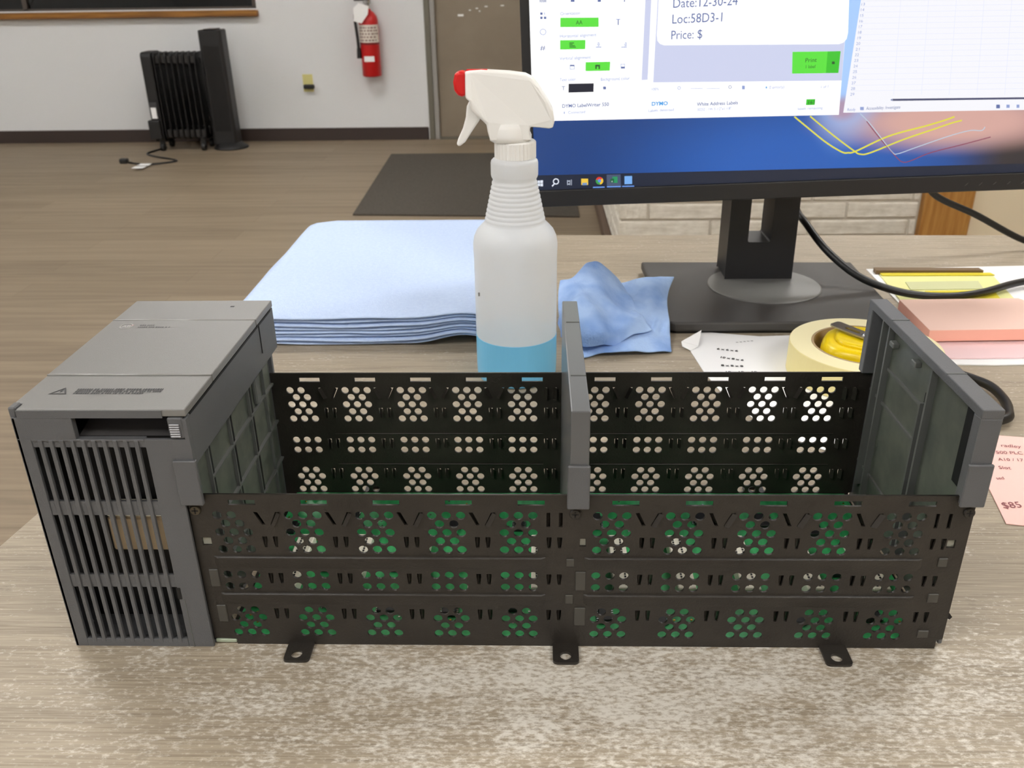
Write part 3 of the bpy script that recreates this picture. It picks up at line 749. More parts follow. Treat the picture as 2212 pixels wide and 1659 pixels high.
# trigger head: profile in XZ, tapering in thickness with a centre ridge
head = [(.1068, .2325), (.1068, .2508), (.1100, .2514), (.1191, .2518), (.1400, .2504), (.1521, .2487), (.1570, .2462), (.1626, .2397), (.1690, .2300), (.1732, .2222), (.1742, .2150), (.1730, .2106), (.1700, .2098), (.1640, .2105), (.1556, .2112), (.1552, .2050), (.1570, .2012), (.1250, .2012), (.1232, .2080), (.1222, .2128), (.1190, .2160), (.1140, .2200), (.1110, .2240), (.1095, .2300)]
hm = MB()
cxh = .138; czh = .232
rings = []
for k, (yy, sc_) in enumerate(((-.0125, .86), (-.0112, .95), (-.0085, 1.0), (.0085, 1.0), (.0112, .95), (.0125, .86))):
    rings.append([hm.bm.verts.new((cxh+(x-cxh)*(1-(1-sc_)*.35) if z > .2125 else x, BYc+yy*(.55+.45*min(1, max(0, (.2525-z)/.016))) if z > .2125 else BYc+yy*.98, czh+(z-czh)*(1-(1-sc_)*.55) if z > .2125 else z)) for x, z in head])
for a, b in zip(rings, rings[1:]):
    n = len(a)
    for i in range(n): hm.bm.faces.new((a[i], a[(i+1) % n], b[(i+1) % n], b[i]))
hm.bm.faces.new(rings[0]); hm.bm.faces.new(rings[-1][::-1])
hm.build('trigger_head', m_trig, sb, bevel=.0012, seg=3)
MB().lathe([(.0142, .1990), (.0160, .2000), (.0158, .2040), (.0150, .2090), (.0142, .2130)], (BX-.0030, BYc, 0), 32).build('head_socket', m_trig, sb, smooth=True)
nzl = MB(); nzl.prism([(.1072, .2335), (.1072, .2508), (.1020, .2512), (.0992, .2490), (.0978, .2435), (.0985, .2375), (.1010, .2340), (.1040, .2328)], 'y', BYc-.0075, BYc+.0075)
nzl.build('nozzle', m_red, sb, bevel=.0022, seg=3)
MB().box(.1072, .1240, BYc-.0030, BYc+.0030, .2490, .25195, .0008).build('top_inlay', m_red, sb)
tg_ = MB(); tp = [(.1095, .2300), (.1130, .2240), (.1175, .2165), (.1150, .2130), (.1100, .2060), (.1055, .1995), (.1010, .1962), (.0985, .1975), (.1000, .2020), (.1040, .2100), (.1065, .2180), (.1075, .2260)]
tg_.prism(tp, 'y', BYc-.0075, BYc+.0075); tg_.build('trigger', m_trig, sb, bevel=.0015, seg=2)
MB().box(BX-.0305, BX-.0285, BYc-.0178, BYc-.0172, .078, .081).build('scuff', mat('grey_scuff', (150, 150, 148), .8), sb)

# ================================================================== towels
NT = 8
ordn = ['topmost', 'second', 'third', 'fourth', 'fifth', 'sixth', 'seventh', 'lowest']
tl_h = .030/NT
TX0, TX1, TY0, TY1 = -.124, .142, .404, .748
def towel(k):
    """Folded sheet: rounded front fold, wavy edge, k = 0 lowest."""
    rr = random.Random(50+k)
    x0 = TX0+rr.uniform(-.003, .003); x1 = TX1+rr.uniform(-.003, .003); y0 = TY0+rr.uniform(-.0025, .003); y1 = TY1+rr.uniform(-.004, .004)
    nx, ny = 40, 30
    def base(x, y):
        f_ = max(0, 1-(y-TY0)/.10)
        lift = .010*math.exp(-((x-.092)/.030)**2)*(1-k/NT*.55)*f_
        wav = .0012*nz(x*16, k*.35+3)*f_*1.6
        return .0005+k*tl_h+lift+wav
    mbx = MB(); top = []; bot = []
    rad = .03
    for j in range(ny+1):
        v = j/ny; rt_, rb_ = [], []
        for i in range(nx+1):
            u = i/nx; x = x0+(x1-x0)*u; y = y0+(y1-y0)*v
            # rounded rear corners
            if y > y1-rad:
                dy = (y-(y1-rad))/rad; ins = rad*(1-math.sqrt(max(0, 1-dy*dy)))
                x = (x0+ins)+(x1-x0-2*ins)*u
            y += .0016*nz(x*22, k*2.3+1)*(1 if v < .04 else 0)*(1)
            x += .0020*nz(y*14, k*1.7+9)*(1 if u < .03 else 0)
            zb = base(x, y)
            edge = min(v*ny/1.5, 1)
            th = tl_h*.96
            zt_ = zb+th*(.72+.28*edge); zb2 = zb+th*.18*(1-edge)
            rt_.append((x, y, zt_)); rb_.append((x, y, zb2))
        top.append(rt_); bot.append(rb_)
    T = [[mbx.bm.verts.new(p) for p in r] for r in top]; B = [[mbx.bm.verts.new(p) for p in r] for r in bot]
    for j in range(ny):
        for i in range(nx):
            mbx.bm.faces.new((T[j][i], T[j][i+1], T[j+1][i+1], T[j+1][i])); mbx.bm.faces.new((B[j][i], B[j+1][i], B[j+1][i+1], B[j][i+1]))
    mid = [mbx.bm.verts.new(((T[0][i].co+B[0][i].co)/2)+Vector((0, -.0018, 0))) for i in range(nx+1)]
    for i in range(nx):
        mbx.bm.faces.new((B[0][i], B[0][i+1], mid[i+1], mid[i])); mbx.bm.faces.new((mid[i], mid[i+1], T[0][i+1], T[0][i]))
        mbx.bm.faces.new((T[ny][i], T[ny][i+1], B[ny][i+1], B[ny][i]))
    for j in range(ny):
        mbx.bm.faces.new((T[j][0], T[j+1][0], B[j+1][0], B[j][0])); mbx.bm.faces.new((B[j][nx], B[j+1][nx], T[j+1][nx], T[j][nx]))
    mbx.bm.faces.new((T[0][0], B[0][0], mid[0])); mbx.bm.faces.new((T[0][nx], mid[nx], B[0][nx]))
    o = mbx.build('shop_towel', m_towel, smooth=True)
    if k == NT-1: lab = 'topmost pale blue folded towel of the stack left of the spray bottle'
    elif k == 0: lab = 'lowest blue folded towel of the stack, lying on the desk'
    else: lab = '%s blue folded towel from the top of the stack' % ordn[NT-1-k]
    tag(o, lab, 'towel', 'stack of folded blue towels')
for k in range(NT): towel(k)

# crumpled rag: two lobes of one cloth
rg = thing('crumpled_rag', 'crumpled blue rag between spray bottle and monitor base', 'rag', (.25, .47, 0))
def cloth(name, ctrl, amp, seed, mt, th=.0016):
    """ctrl: rows of (px, py, z) points; a smooth surface through them with creases."""
    rows = [[zp(u, v, z) for u, v, z in r] for r in ctrl]
    rows = [smooth_path(r, 6) for r in rows]
    cols = list(zip(*rows)); cols = [smooth_path(list(c), 6) for c in cols]
    g = [list(r) for r in zip(*cols)]
    for r in g:
        for p in r:
            n_ = (.5-abs(nz(p.x*34+seed+p.y*12, p.y*22-p.x*9, seed))*2.2)*amp*.9+nz(p.x*38+seed, p.y*30, seed)*amp*.7+nz(p.x*110, p.y*90+seed, 2)*amp*.3
            p.z = max(.0148 if p.x > .274 and p.y > .420 else .0014, p.z+n_)
    o = MB().grid(g).build(name, mt, rg, smooth=True)
    sd = o.modifiers.new('thick', 'SOLIDIFY'); sd.thickness = th; sd.offset = 0
    ss = o.modifiers.new('sub', 'SUBSURF'); ss.levels = 1; ss.render_levels = 1
    return o
cloth('rag_underlayer', [
    [(1205, 700, .004), (1235, 765, .003), (1290, 766, .003), (1370, 764, .003), (1452, 758, .003)],
    [(1208, 680, .010), (1260, 735, .007), (1330, 738, .008), (1400, 735, .008), (1446, 715, .006)],
    [(1212, 660, .014), (1280, 690, .012), (1350, 690, .014), (1405, 680, .014), (1441, 668, .010)],
    [(1216, 640, .016), (1290, 640, .018), (1350, 640, .022), (1405, 640, .022), (1444, 632, .016)],
    [(1225, 625, .016), (1300, 615, .024), (1355, 607, .030), (1408, 598, .030), (1457, 599, .026)]], .004, 3, m_rag)
cloth('rag_fold', [
    [(1212, 722, .006), (1240, 742, .008), (1285, 749, .010), (1345, 732, .012), (1410, 714, .013)],
    [(1210, 690, .020), (1245, 712, .022), (1295, 718, .024), (1345, 702, .022), (1392, 690, .018)],
    [(1206, 660, .030), (1245, 672, .034), (1290, 675, .034), (1330, 660, .030), (1366, 648, .024)],
    [(1206, 632, .036), (1240, 632, .042), (1280, 628, .043), (1318, 618, .038), (1345, 618, .028)],
    [(1210, 612, .036), (1240, 596, .046), (1272, 568, .052), (1300, 572, .048), (1325, 597, .034)]], .0045, 8, m_rag)

# ================================================================== papers, tape, notes at the right
pp = [zp(1515, 716, .001), zp(1640, 726, .001), zp(1760, 722, .001), Vector((.50, .43, .001)), Vector((.49, .23, .001)), Vector((.385, .192, .001)), Vector((.3600, .2120, .001)), Vector((.3330, .2440, .001)), Vector((.3150, .2900, .001)), Vector((.3060, .3400, .001)), zp(1492, 758, .001), zp(1506, 740, .001)]
pg = thing('size_list', 'torn white paper listing box sizes beside the tape roll', 'paper', (.37, .33, 0))
MB().prism([(p.x, p.y) for p in pp], 'z', .0002, .0008).build('sheet', m_white, pg)
c0, c1, c2, c3 = zp(1472, 745, .006), zp(1515, 714, .008), zp(1508, 748, .002), zp(1492, 757, .001)
cm = MB(); cm.poly([zp(1472, 738, .006), c1, c2]); cm.poly([zp(1472, 738, .006), c2, c3, zp(1474, 748, .003)])
cu_ = cm.build('curled_corner', m_white, pg); sd = cu_.modifiers.new('t', 'SOLIDIFY'); sd.thickness = .0006
def lay_text(t, p0, p1, cap, mt, name, par, z, bold=.0, align='LEFT'):
    me = text_mesh(t, cap/.72, align, bold); d = (p1-p0); a = math.atan2(d.y, d.x)
    me.transform(Matrix.Translation((p0.x, p0.y, z)) @ Matrix.Rotation(a, 4, 'Z')); return link(name, me, mt, par)
dirv = zp(1606, 806)-zp(1601, 806)
for t, (u, v), (u2, v2) in (('6 x 6 x 6', (1548, 755), (1594, 760)), ('10 x 8 x 6', (1554, 773), (1606, 780)), ('8 x 8 x 8', (1558, 791), (1606, 793)), ('10 x 10 x 10', (1567, 806), (1637, 806))):
    p0, p1 = zp(u, v, .001), zp(u2, v2, .001)
    me = text_mesh(t, .010, 'LEFT', .0004); wd_ = max(v_.co.x for v_ in me.vertices)
    a = math.atan2((p1-p0).y, (p1-p0).x); s_ = (p1-p0).length/wd_
    me.transform(Matrix.Translation((p0.x, p0.y, .0011)) @ Matrix.Rotation(a, 4, 'Z') @ Matrix.Diagonal((s_, s_*1.0, 1, 1))); link('printed_line', me, m_black_ink, pg)
pr_ = MB(); p0, p1 = zp(1590, 740, .0011), zp(1630, 736, .0011)
for k in range(5):
    a_ = p0.lerp(p1, k/5); pr_.poly([a_, a_+Vector((.0022, 0, 0)), a_+Vector((.0022, .0012, 0)), a_+Vector((0, .0012, 0))])
pr_.build('faint_heading', mat('faint_grey_ink', (150, 150, 150), .8), pg, kind='stuff')

TC, TR, TRi, THh = (.4390, .3370), .0620, .0420, .028
tr_ = thing('tape_roll', 'cream masking tape roll lying flat on the white paper', 'tape roll', (TC[0], TC[1], .001))
def ring(r0, r1, z0, z1, n=72):
    m = MB(); P = [(r0, z0), (r1, z0), (r1, z1), (r0, z1)]; rs = []
    for k in range(n):
        t = 2*math.pi*k/n; rs.append([m.bm.verts.new((TC[0]+r*math.cos(t), TC[1]+r*math.sin(t), z)) for r, z in P])
    for k in range(n):
        a, b = rs[k], rs[(k+1) % n]
        for i in range(4): m.bm.faces.new((a[i], a[(i+1) % 4], b[(i+1) % 4], b[i]))
    return m
ring(TRi+.0018, TR, .001, THh).build('tape', m_tape, tr_, bevel=.0006)
ring(TRi+.0020, TR-.0006, THh, THh+.0002).build('tape_side', m_tapetop, tr_)
ring(TRi, TRi+.0018, .001, THh+.0003).build('card_core', m_core, tr_)

tmz = thing('tape_measure', 'yellow tape measure with steel belt clip inside the tape roll', 'tape measure', (.4370, .3340, .001))
tm = MB(); ol = []
for k in range(40):
    t = 2*math.pi*k/40; c_, s_ = math.cos(t), math.sin(t)
    ol.append((.0345*math.copysign(abs(c_)**.75, c_), .0300*math.copysign(abs(s_)**.75, s_)))
Rm = Matrix.Translation((.4370, .3340, 0)) @ Matrix.Rotation(math.radians(-25), 4, 'Z') @ Matrix.Rotation(math.radians(3), 4, 'X')
def rounded(prof, mt, nm):
    m = MB(); rs = [[m.bm.verts.new((x*k, y*k, z)) for x, y in ol] for k, z in prof]
    for p_, q_ in zip(rs, rs[1:]):
        for i in range(40): m.bm.faces.new((p_[i], p_[(i+1) % 40], q_[(i+1) % 40], q_[i]))
    m.bm.faces.new(rs[0][::-1]); m.bm.faces.new(rs[-1]); m.xform(Rm); return m.build(nm, mt, tmz, smooth=True)
rounded([(.96, .006), (1.0, .010), (1.0, .024), (.985, .028), (.94, .0315), (.87, .0335), (.80, .0342)], m_yel, 'case')
t2 = MB(); t2.prism([(x*.985, y*.985) for x, y in ol], 'z', .001, .0075); t2.xform(Rm); t2.build('rubber_edge', m_blk, tmz)
rounded([(.70, .0335), (.69, .0360), (.66, .0370), (.55, .0373)], m_yel, 'raised_face')
cme = plate_mesh(rrect(-.024, .012, -.0065, .0065, .003), [rrect(-.012, .002, -.002, .002, .0018)[::-1]], .0012)
k0 = zp(1812, 705, .0395); k1 = zp(1868, 724, .0395); kc = k0.lerp(k1, .5)
cme.transform(Matrix.Translation((kc.x, kc.y, .0395)) @ Matrix.Rotation(math.atan2(k1.y-k0.y, k1.x-k0.x), 4, 'Z') @ Matrix.Translation((.006, 0, 0)) @ Matrix.Rotation(math.radians(3), 4, 'Y')); link('belt_clip', cme, m_clip, tmz)
sc2 = MB().lathe([(.003, 0), (.003, .003), (.0015, .0042)], (k1.x, k1.y-.001, .0372), 16).build('clip_screw', m_chrome, tmz, smooth=True)

# paper pile at the far right
def sheet(name, pts, z0, z1, mt, label, cat, group=None):
    o = MB().prism([(p[0], p[1]) for p in pts], 'z', z0, z1).build(name, mt); return tag(o, label, cat, group)
sheet('letter_sheet', [(.525, .3560), (.560, .3545), (.80, .364), (.80, .640), (.727, .6360), (.5415, .6265), (.536, .50)], .0002, .0012, m_white, 'large white sheet at the bottom of the paper pile', 'paper')
sheet('receipt_sheet', [(.5255, .366), (.70, .370), (.70, .470), (.522, .470)], .0014, .0028, m_palep, 'pale pink printed sheet just below the pink notepad', 'paper')
sheet('yellow_slip', [(.5255, .4055), (.70, .4075), (.70, .486), (.523, .484)], .003, .0044, m_ylb, 'bright yellow slip sandwiched under the pink notepad', 'paper')
sheet('notepad', [(.5206, .4000), (.6800, .4050), (.6420, .4855), (.5235, .4825)], .0046, .0152, m_pinks, 'pink sticky note pad on top of the paper pile', 'notepad')
nb = [o for o in COL.objects if o.name == 'notepad'][0]
MB().prism([(.5206, .4000), (.6800, .4050), (.6420, .4855), (.5235, .4825)], 'z', .0152, .0156).build('top_note', m_pinkt, None)
tn = [o for o in COL.objects if o.name == 'top_note'][0]; tn.parent = nb
sheet('note_sleeve', [(.538, .500), (.655, .502), (.672, .598), (.548, .602)], .0014, .0024, m_yln, 'pale yellow note sheet behind the pink notepad', 'paper')
sheet('yellow_strip', [(.566, .503), (.640, .504), (.648, .545), (.575, .543)], .0026, .0034, m_ylb, 'bright yellow sticky strip on the pale yellow note sheet', 'paper')
sheet('grey_slip', [(.562, .548), (.640, .550), (.646, .576), (.566, .574)], .0026, .0032, mat('grey_green_slip', (206, 208, 160), .8), 'greyish green slip on the pale yellow note sheet', 'paper')
sheet('pencil_strip', [(.545, .606), (.664, .604), (.663, .614), (.546, .617)], .0014, .0060, m_brn, 'narrow brown wooden strip along the back of the notes', 'ruler')
sheet('yellow_edge_slip', [(.549, .596), (.673, .5955), (.672, .6035), (.549, .6045)], .0026, .0036, m_ylb, 'thin yellow slip edge in front of the brown strip', 'paper')
# loose pink note with handwriting
pn = thing('pink_note', 'loose pink note with red handwriting beside the rack', 'paper', (.50, .17, 0))
FL = Vector((.4548, .1115)); e1 = Vector((.974, -.20)).normalized(); e2 = Vector((.20, .975)).normalized()
BLc = FL+e2*.122
nt_pts = [FL, FL+e1*.10, BLc+e1*.10+Vector((0, .003)), BLc]
MB().prism([(p.x, p.y) for p in nt_pts], 'z', .0002, .0008).build('sheet', m_pinkn, pn)
for t, (u, v), (u2, v2) in (('radley', (2162, 965), (2208, 968)), ('500 PLC', (2152, 980), (2212, 982)), ('A10 / 17', (2157, 995), (2214, 997)), ('Slot', (2158, 1013), (2186, 1014)), ('sed', (2153, 1036), (2172, 1035)), ('$85', (2168, 1098), (2212, 1096))):
    p0, p1 = zp(u, v, .001), zp(u2, v2, .001); me = text_mesh(t, .010, shear=.2); wd_ = max(v_.co.x for v_ in me.vertices)
    s_ = (p1-p0).length/wd_; a = math.atan2((p1-p0).y, (p1-p0).x)
    me.transform(Matrix.Translation((p0.x, p0.y, .0011)) @ Matrix.Rotation(a, 4, 'Z') @ Matrix.Diagonal((s_, s_*1.15, 1, 1))); link('handwriting', me, m_ink, pn)
# cable end behind the right end frame
cb_ = [(.40, .36, .006), (.47, .335, .006), (.515, .315, .006), zp(2140, 835, .006), zp(2168, 862, .006), zp(2178, 888, .006), zp(2166, 906, .006), (.47, .235, .006), (.42, .21, .006)]
tag(MB().tube([Vector((.50, .345, .006)), Vector((.523, .316, .006))]+[Vector(p) for p in cb_[3:]], .0038, 12).build('black_cable', m_cable, smooth=True), 'black cable bent on the desk behind the rack end frame', 'cable')

# ================================================================== monitor
MY = .503                       # plane of the lit screen
mo = thing('monitor', 'large black computer monitor on a stand, screen lit', 'monitor', (.41, .58, 0))
rl = math.radians(1.72)
ux = Vector((math.cos(rl), 0, math.sin(rl))); vz = Vector((-math.sin(rl), 0, math.cos(rl)))
ORG = yp(1156, 411, MY)         # bottom left corner of the picture
SWd, SHt = .508, .286
def mp3(a, b, y=MY): return Vector((ORG.x, y, ORG.z)) + ux*a + vz*b
RM = Matrix(((ux.x, 0, vz.x, ORG.x), (0, 1, 0, 0), (ux.z, 0, vz.z, ORG.z), (0, 0, 0, 1)))
def plane_ab(u, w):
    p = yp(u, w, MY)-Vector((ORG.x, MY, ORG.z)); return p.dot(ux), p.dot(vz)
fb = MB()
bl, bb, br_, bt_ = .0085, .0165, .0085, .010
fb.box(-bl, 0, MY-.003, MY+.022, -bb, SHt+bt_, 0); fb.box(SWd, SWd+br_, MY-.003, MY+.022, -bb, SHt+bt_); fb.box(0, SWd, MY-.003, MY+.022, -bb, 0); fb.box(0, SWd, MY-.003, MY+.022, SHt, SHt+bt_)
fb.xform(RM).build('bezel', m_mon, mo, bevel=.0012)
hb = MB(); hb.box(-bl, SWd+br_, MY+.012, MY+.030, -bb, SHt+bt_, .004); hb.box(.10, .42, MY+.030, MY+.050, .04, .26, .01, 2); hb.xform(RM).build('back_shell', m_mon, mo)
bt = MB()
for k in range(5):
    a = plane_ab(2080+k*30, 405)[0]
    bt.prism([(a, -.0105), (a+.0006, -.0105), (a+.0030, -.0080), (a+.0024, -.0080)], 'y', MY-.0033, MY-.0028)
bt.xform(RM).build('bezel_button', mat('button_mark', (92, 90, 88), .5), mo)
# stand
cpx0, cpx1 = .3635, .4335
col_me = plate_mesh([(cpx0, .0135), (cpx1+.002, .0135), (cpx1, .26), (cpx0, .26)], [rrect(.3845, .4085, .0545, .116, .002)[::-1]], .045)
col_me.transform(Matrix.Translation((0, .5775, 0)) @ Rxz); link('stand_column', col_me, m_stand, mo, bevel=.003)
MB().box(.378, .412, .535, .58, .16, .24, .004).build('tilt_hinge', m_stand, mo)
q = [zp(1385, 566, .012), zp(1838, 566, .012), zp(1930, 668, .012), zp(2010, 740, .012)]
bs = MB(); bx0 = .2790; bs.prism([(.2860, .4330), (.2930, .4290), (.5100, .4300), (.5195, .6180), (.2812, .6225)], 'z', .003, .0125)
bs.build('base_plate', m_mbase, mo, bevel=.002)
MB().prism([(.2890, .4370), (.2950, .4330), (.5070, .4340), (.5160, .6150), (.2840, .6190)], 'z', .0, .0035).build('base_foot', m_blk, mo)
dc = (.4015, .5370)
MB().lathe([(.0587, .0125), (.0587, .0133), (.0578, .0137)], (dc[0], dc[1], 0), 64).build('base_disc', m_disc, mo, smooth=False)

# ---- picture on the screen
def wallpaper():
    m = bpy.data.materials.new('desktop_picture'); m.use_nodes = True; nt = m.node_tree; N = nt.nodes; L = nt.links
    b = N['Principled BSDF']; b.inputs['Base Color'].default_value = (.01, .01, .012, 1); b.inputs['Roughness'].default_value = .35
    tc = N.new('ShaderNodeTexCoord')
    def blob(u, v, rx, rz, p0, p1):
        c = mp3(0, 0); pnt = yp(u, v, MY)-mo.location
        mp = N.new('ShaderNodeMapping'); mp.vector_type = 'POINT'
        mp.inputs['Scale'].default_value = (1/rx, 0, 1/rz); mp.inputs['Location'].default_value = (-pnt.x/rx, 0, -pnt.z/rz)
        g = N.new('ShaderNodeTexGradient'); g.gradient_type = 'SPHERICAL'; r = N.new('ShaderNodeValToRGB')
        r.color_ramp.elements[0].position = p0; r.color_ramp.elements[1].position = p1; r.color_ramp.interpolation = 'EASE'
        L.new(tc.outputs['Object'], mp.inputs[0]); L.new(mp.outputs[0], g.inputs[0]); L.new(g.outputs['Fac'], r.inputs[0]); return r.outputs[0]
    def mix(f, a, c2):
        x = N.new('ShaderNodeMix'); x.data_type = 'RGBA'; L.new(f, x.inputs[0])
        if isinstance(a, tuple): x.inputs[6].default_value = a
        else: L.new(a, x.inputs[6])
        x.inputs[7].default_value = (*s2l(c2), 1); return x.outputs[2]
    c = (*s2l((26, 64, 128)), 1)
    c = mix(blob(1720, 360, .22, .09, 0, .8), c, (34, 94, 182))
    c = mix(blob(2215, 340, .08, .06, 0, .8), c, (52, 46, 48))
    c = mix(blob(2060, 262, .15, .035, 0, .7), c, (214, 168, 158))
    c = mix(blob(1850, 60, .05, .12, 0, .6), c, (170, 206, 255))
    c = mix(blob(1822, 235, .02, .015, 0, .7), c, (176, 150, 176))
    L.new(c, b.inputs['Emission Color']); b.inputs['Emission Strength'].default_value = 1.0
    m.cycles.emission_sampling = 'NONE'
    return m
sp_ = MB(); sp_.box(0, SWd, MY, MY+.004, 0, SHt); sp_.xform(RM)
scr = sp_.build('screen', wallpaper(), mo); scr['label'] = 'lit screen with a label program, a spreadsheet and a blue desktop'
def U(u, w, layer): return yp(u, w, MY-.00018*layer)
def ui(px, mt, name, layer):
    return MB().poly([U(u, w, layer) for u, w in px]).build(name, mt, scr)
TXT = {}
def ut(t, u, w, cap, key, layer=6, bold=0, width=None):
    """Text at pixel baseline (u, w), cap height in pixels; collected per ink colour."""
    a, b = plane_ab(u, w); a2, b2 = plane_ab(u, w-cap); hgt = math.hypot(a2-a, b2-b)
    me = text_mesh(t, hgt/.70, 'LEFT', bold*hgt)
    sx_ = 1
    if width:
        a3, b3 = plane_ab(u+width, w); w0 = max([v.co.x for v in me.vertices] or [1]); sx_ = math.hypot(a3-a, b3-b)/w0
    mtx = RM @ Matrix.Translation((a, MY-.00018*layer, b)) @ Matrix(((sx_, 0, 0, 0), (0, 0, -1, 0), (0, 1, 0, 0), (0, 0, 0, 1)))
    me.transform(mtx); TXT.setdefault(key, []).append(me)
E_w = emit('ui_white', (255, 255, 255), 1.08); E_lav = emit('ui_lavender', (206, 211, 238), 1.0); E_g = emit('ui_green', (92, 226, 62), 1.0); E_g2 = emit('ui_dark_green', (60, 196, 44), 1.0)
E_blk = emit('ui_black', (24, 26, 44), 1.0); E_bar = emit('ui_taskbar', (22, 32, 54), 1.0); E_sheet = emit('ui_sheet', (246, 246, 252), 1.0); E_grid = emit('ui_grid', (226, 230, 248), 1.0)
E_inkb = emit('ui_ink_blue', (96, 112, 166), 1.0); E_inkl = emit('ui_ink_light', (146, 162, 212), 1.0); E_inkd = emit('ui_ink_dark', (40, 84, 40), 1.0); E_dy = emit('ui_ink_cyan', (70, 160, 230), 1.0)
E_y = emit('ui_trail_yellow', (226, 220, 70), 1.0); E_tw = emit('ui_trail_white', (190, 206, 222), 1.0); E_tr = emit('ui_trail_red', (140, 66, 92), 1.0)
def edge(u_top, w): return None
# label program window
ui([(1133.8, -290), (1857.4, -300), (1812, 248), (1151.2, 262)], E_w, 'label_window', 1)
ui([(1408, -290), (1420, -290), (1399, 172), (1386, 173)], E_lav, 'panel_gutter', 2)
ui([(1436.5, -290), (1854, -290), (1818, 174), (1411, 178)], E_lav, 'label_backdrop', 2)
lbw = [(1431, -170), (1840, -170), (1832, 70), (1829, 84), (1822, 92), (1812, 95.5), (1435, 98), (1426, 95), (1420, 88), (1419, 76)]
ui(lbw, E_w, 'label_preview', 3)
ui([(1712, 112), (1788, 111), (1784, 158), (1711, 159)], E_g, 'print_button', 3); ui([(1788, 111), (1816, 110.5), (1811, 157.5), (1784, 158)], E_g2, 'print_options', 3)
ui([(1210.5, 38.5), (1293, 38), (1293, 58), (1210.5, 58.5)], E_g, 'green_button', 2); ui([(1210, 87), (1264.5, 86.5), (1264, 106), (1210, 107)], E_g, 'green_button', 2); ui([(1265, 134.5), (1318, 133.5), (1317, 152.5), (1265, 153.5)], E_g, 'green_button', 2)
ui([(1228.5, 181), (1282.5, 180), (1282, 198.5), (1228, 200)], E_blk, 'colour_swatch', 2)
ui([(1742, 214.5), (1761, 214), (1760, 226.5), (1741, 227)], E_g2, 'count_badge', 2)
for t, u, w_, c, k, wd_ in (('Date:12-30-24', 1452, 17, 20, 'a', 140), ('Loc:58D3-1', 1450, 51, 20, 'a', 109), ('Price: $', 1448, 85, 19, 'a', 68),
    ('Orientation', 1210, 33, 7, 'b', 43), ('Horizontal alignment', 1209, 81.5, 7, 'b', 79), ('Vertical alignment', 1209, 129.5, 7, 'b', 67), ('Text color', 1209, 175.5, 7, 'b', 35), ('Background color', 1297, 174.5, 7, 'b', 63),
    ('T', 1213, 195, 9, 'a', 8), ('AA', 1244, 53, 9, 'd', 14), ('#', 1167, 108, 10, 'a', 11), ('. . .', 1166, 138, 8, 'b', 14),
    ('Connected', 1227, 245.5, 6, 'b', 37), ('Labels detected', 1400, 241.5, 6, 'b', 55), ('30252 | 1W 3-1/2"x1-1/8"', 1505, 239.5, 6, 'b', 74), ('100%', 1406, 195.5, 6, 'b', 17),
    ('0 error(s)', 1661, 192, 7, 'b', 32), ('1 of 1', 1771, 190.5, 6, 'b', 17), ('labels remaining', 1722, 237.5, 6, 'b', 54), ('161', 1743, 225, 8, 'd', 15), ('Print', 1738, 134.5, 9, 'd', 25), ('1 label', 1738, 147.5, 7, 'd', 22),
    ('Ready', 1829, 239.5, 6, 'b', 18), ('Accessibility: Investigate', 1870, 237, 6.5, 'a', 73)):
    ut(t, u, w_, c, k, 6, 0, wd_)
ut('DYMO LabelWriter 550', 1214, 232.5, 7.5, 'a', 6, .02, 101); ut('DYMO', 1407, 228, 8, 'c', 6, .05, 35); ut('White Address Labels', 1505, 228.5, 7.5, 'a', 6, .02, 88)
for i in range(17): ut(str(13+i), 1858-i*1.42, 12+i*12.15, 6, 'b', 6, 0, 9)
# little icons
ic = []
def bar(x0, y0, x1, y1, key): ic.append((key, [(x0, y0), (x1, y0), (x1, y1), (x0, y1)]))
for k in range(5): bar(1166+k*3, -4, 1167.6+k*3, 5, 'a')
for x, y in ((1167, 27), (1167, 36), (1175, 36)): bar(x, y, x+5, y+5, 'a')
bar(1175.5, 27, 1177, 32, 'b'); bar(1233, -3, 1241, 4, 'a'); bar(1291, -3, 1298, 4, 'a'); bar(1348, -3, 1350, 4, 'a')
for (x, y) in ((1230, 92),): 
    for k, l in enumerate((10, 7, 12, 14)): bar(x, y+k*3, x+l, y+k*3+1.6, 'd')
for (x, y) in ((1287, 92),):
    for k, l in enumerate((4, 6, 4, 12)): bar(x+6-l/2, y+k*3, x+6+l/2, y+k*3+1.6, 'b')
for (x, y) in ((1342, 92),):
    for k, l in enumerate((4, 6, 5, 12)): bar(x+12-l, y+k*3, x+12, y+k*3+1.6, 'b')
bar(1231, 140, 1241, 143, 'a'); bar(1231, 143, 1232, 150, 'b'); bar(1240, 143, 1241, 150, 'b'); bar(1231, 149, 1241, 150, 'b')
bar(1286, 140, 1296, 143.5, 'd'); bar(1286, 143.5, 1289, 149, 'd'); bar(1293, 143.5, 1296, 149, 'd')
bar(1341, 138, 1350, 139, 'b'); bar(1341, 139, 1342, 147, 'b'); bar(1349, 139, 1350, 147, 'b'); bar(1341, 144, 1350, 148, 'a')
bar(1331, 41, 1340, 42.5, 'b'); bar(1334.5, 42, 1336.5, 54, 'a')
bar(1303, 187, 1309, 193, 'a'); bar(1492, 191, 1518, 191.8, 'b'); bar(1526, 191, 1555, 191.8, 'b'); bar(1654, 187, 1657, 191, 'c'); bar(1603, 185, 1609, 193, 'b'); bar(1797, 133, 1803, 138.5, 'd'); bar(1218, 241, 1220, 246, 'b')
bar(2152, 226, 2160, 234, 'a'); bar(2174, 226, 2181, 233, 'b'); bar(2196, 226, 2202, 233, 'b'); bar(1858, 231, 1866, 238, 'b')
KEY = {'a': E_inkb, 'b': E_inkl, 'c': E_dy, 'd': E_inkd}
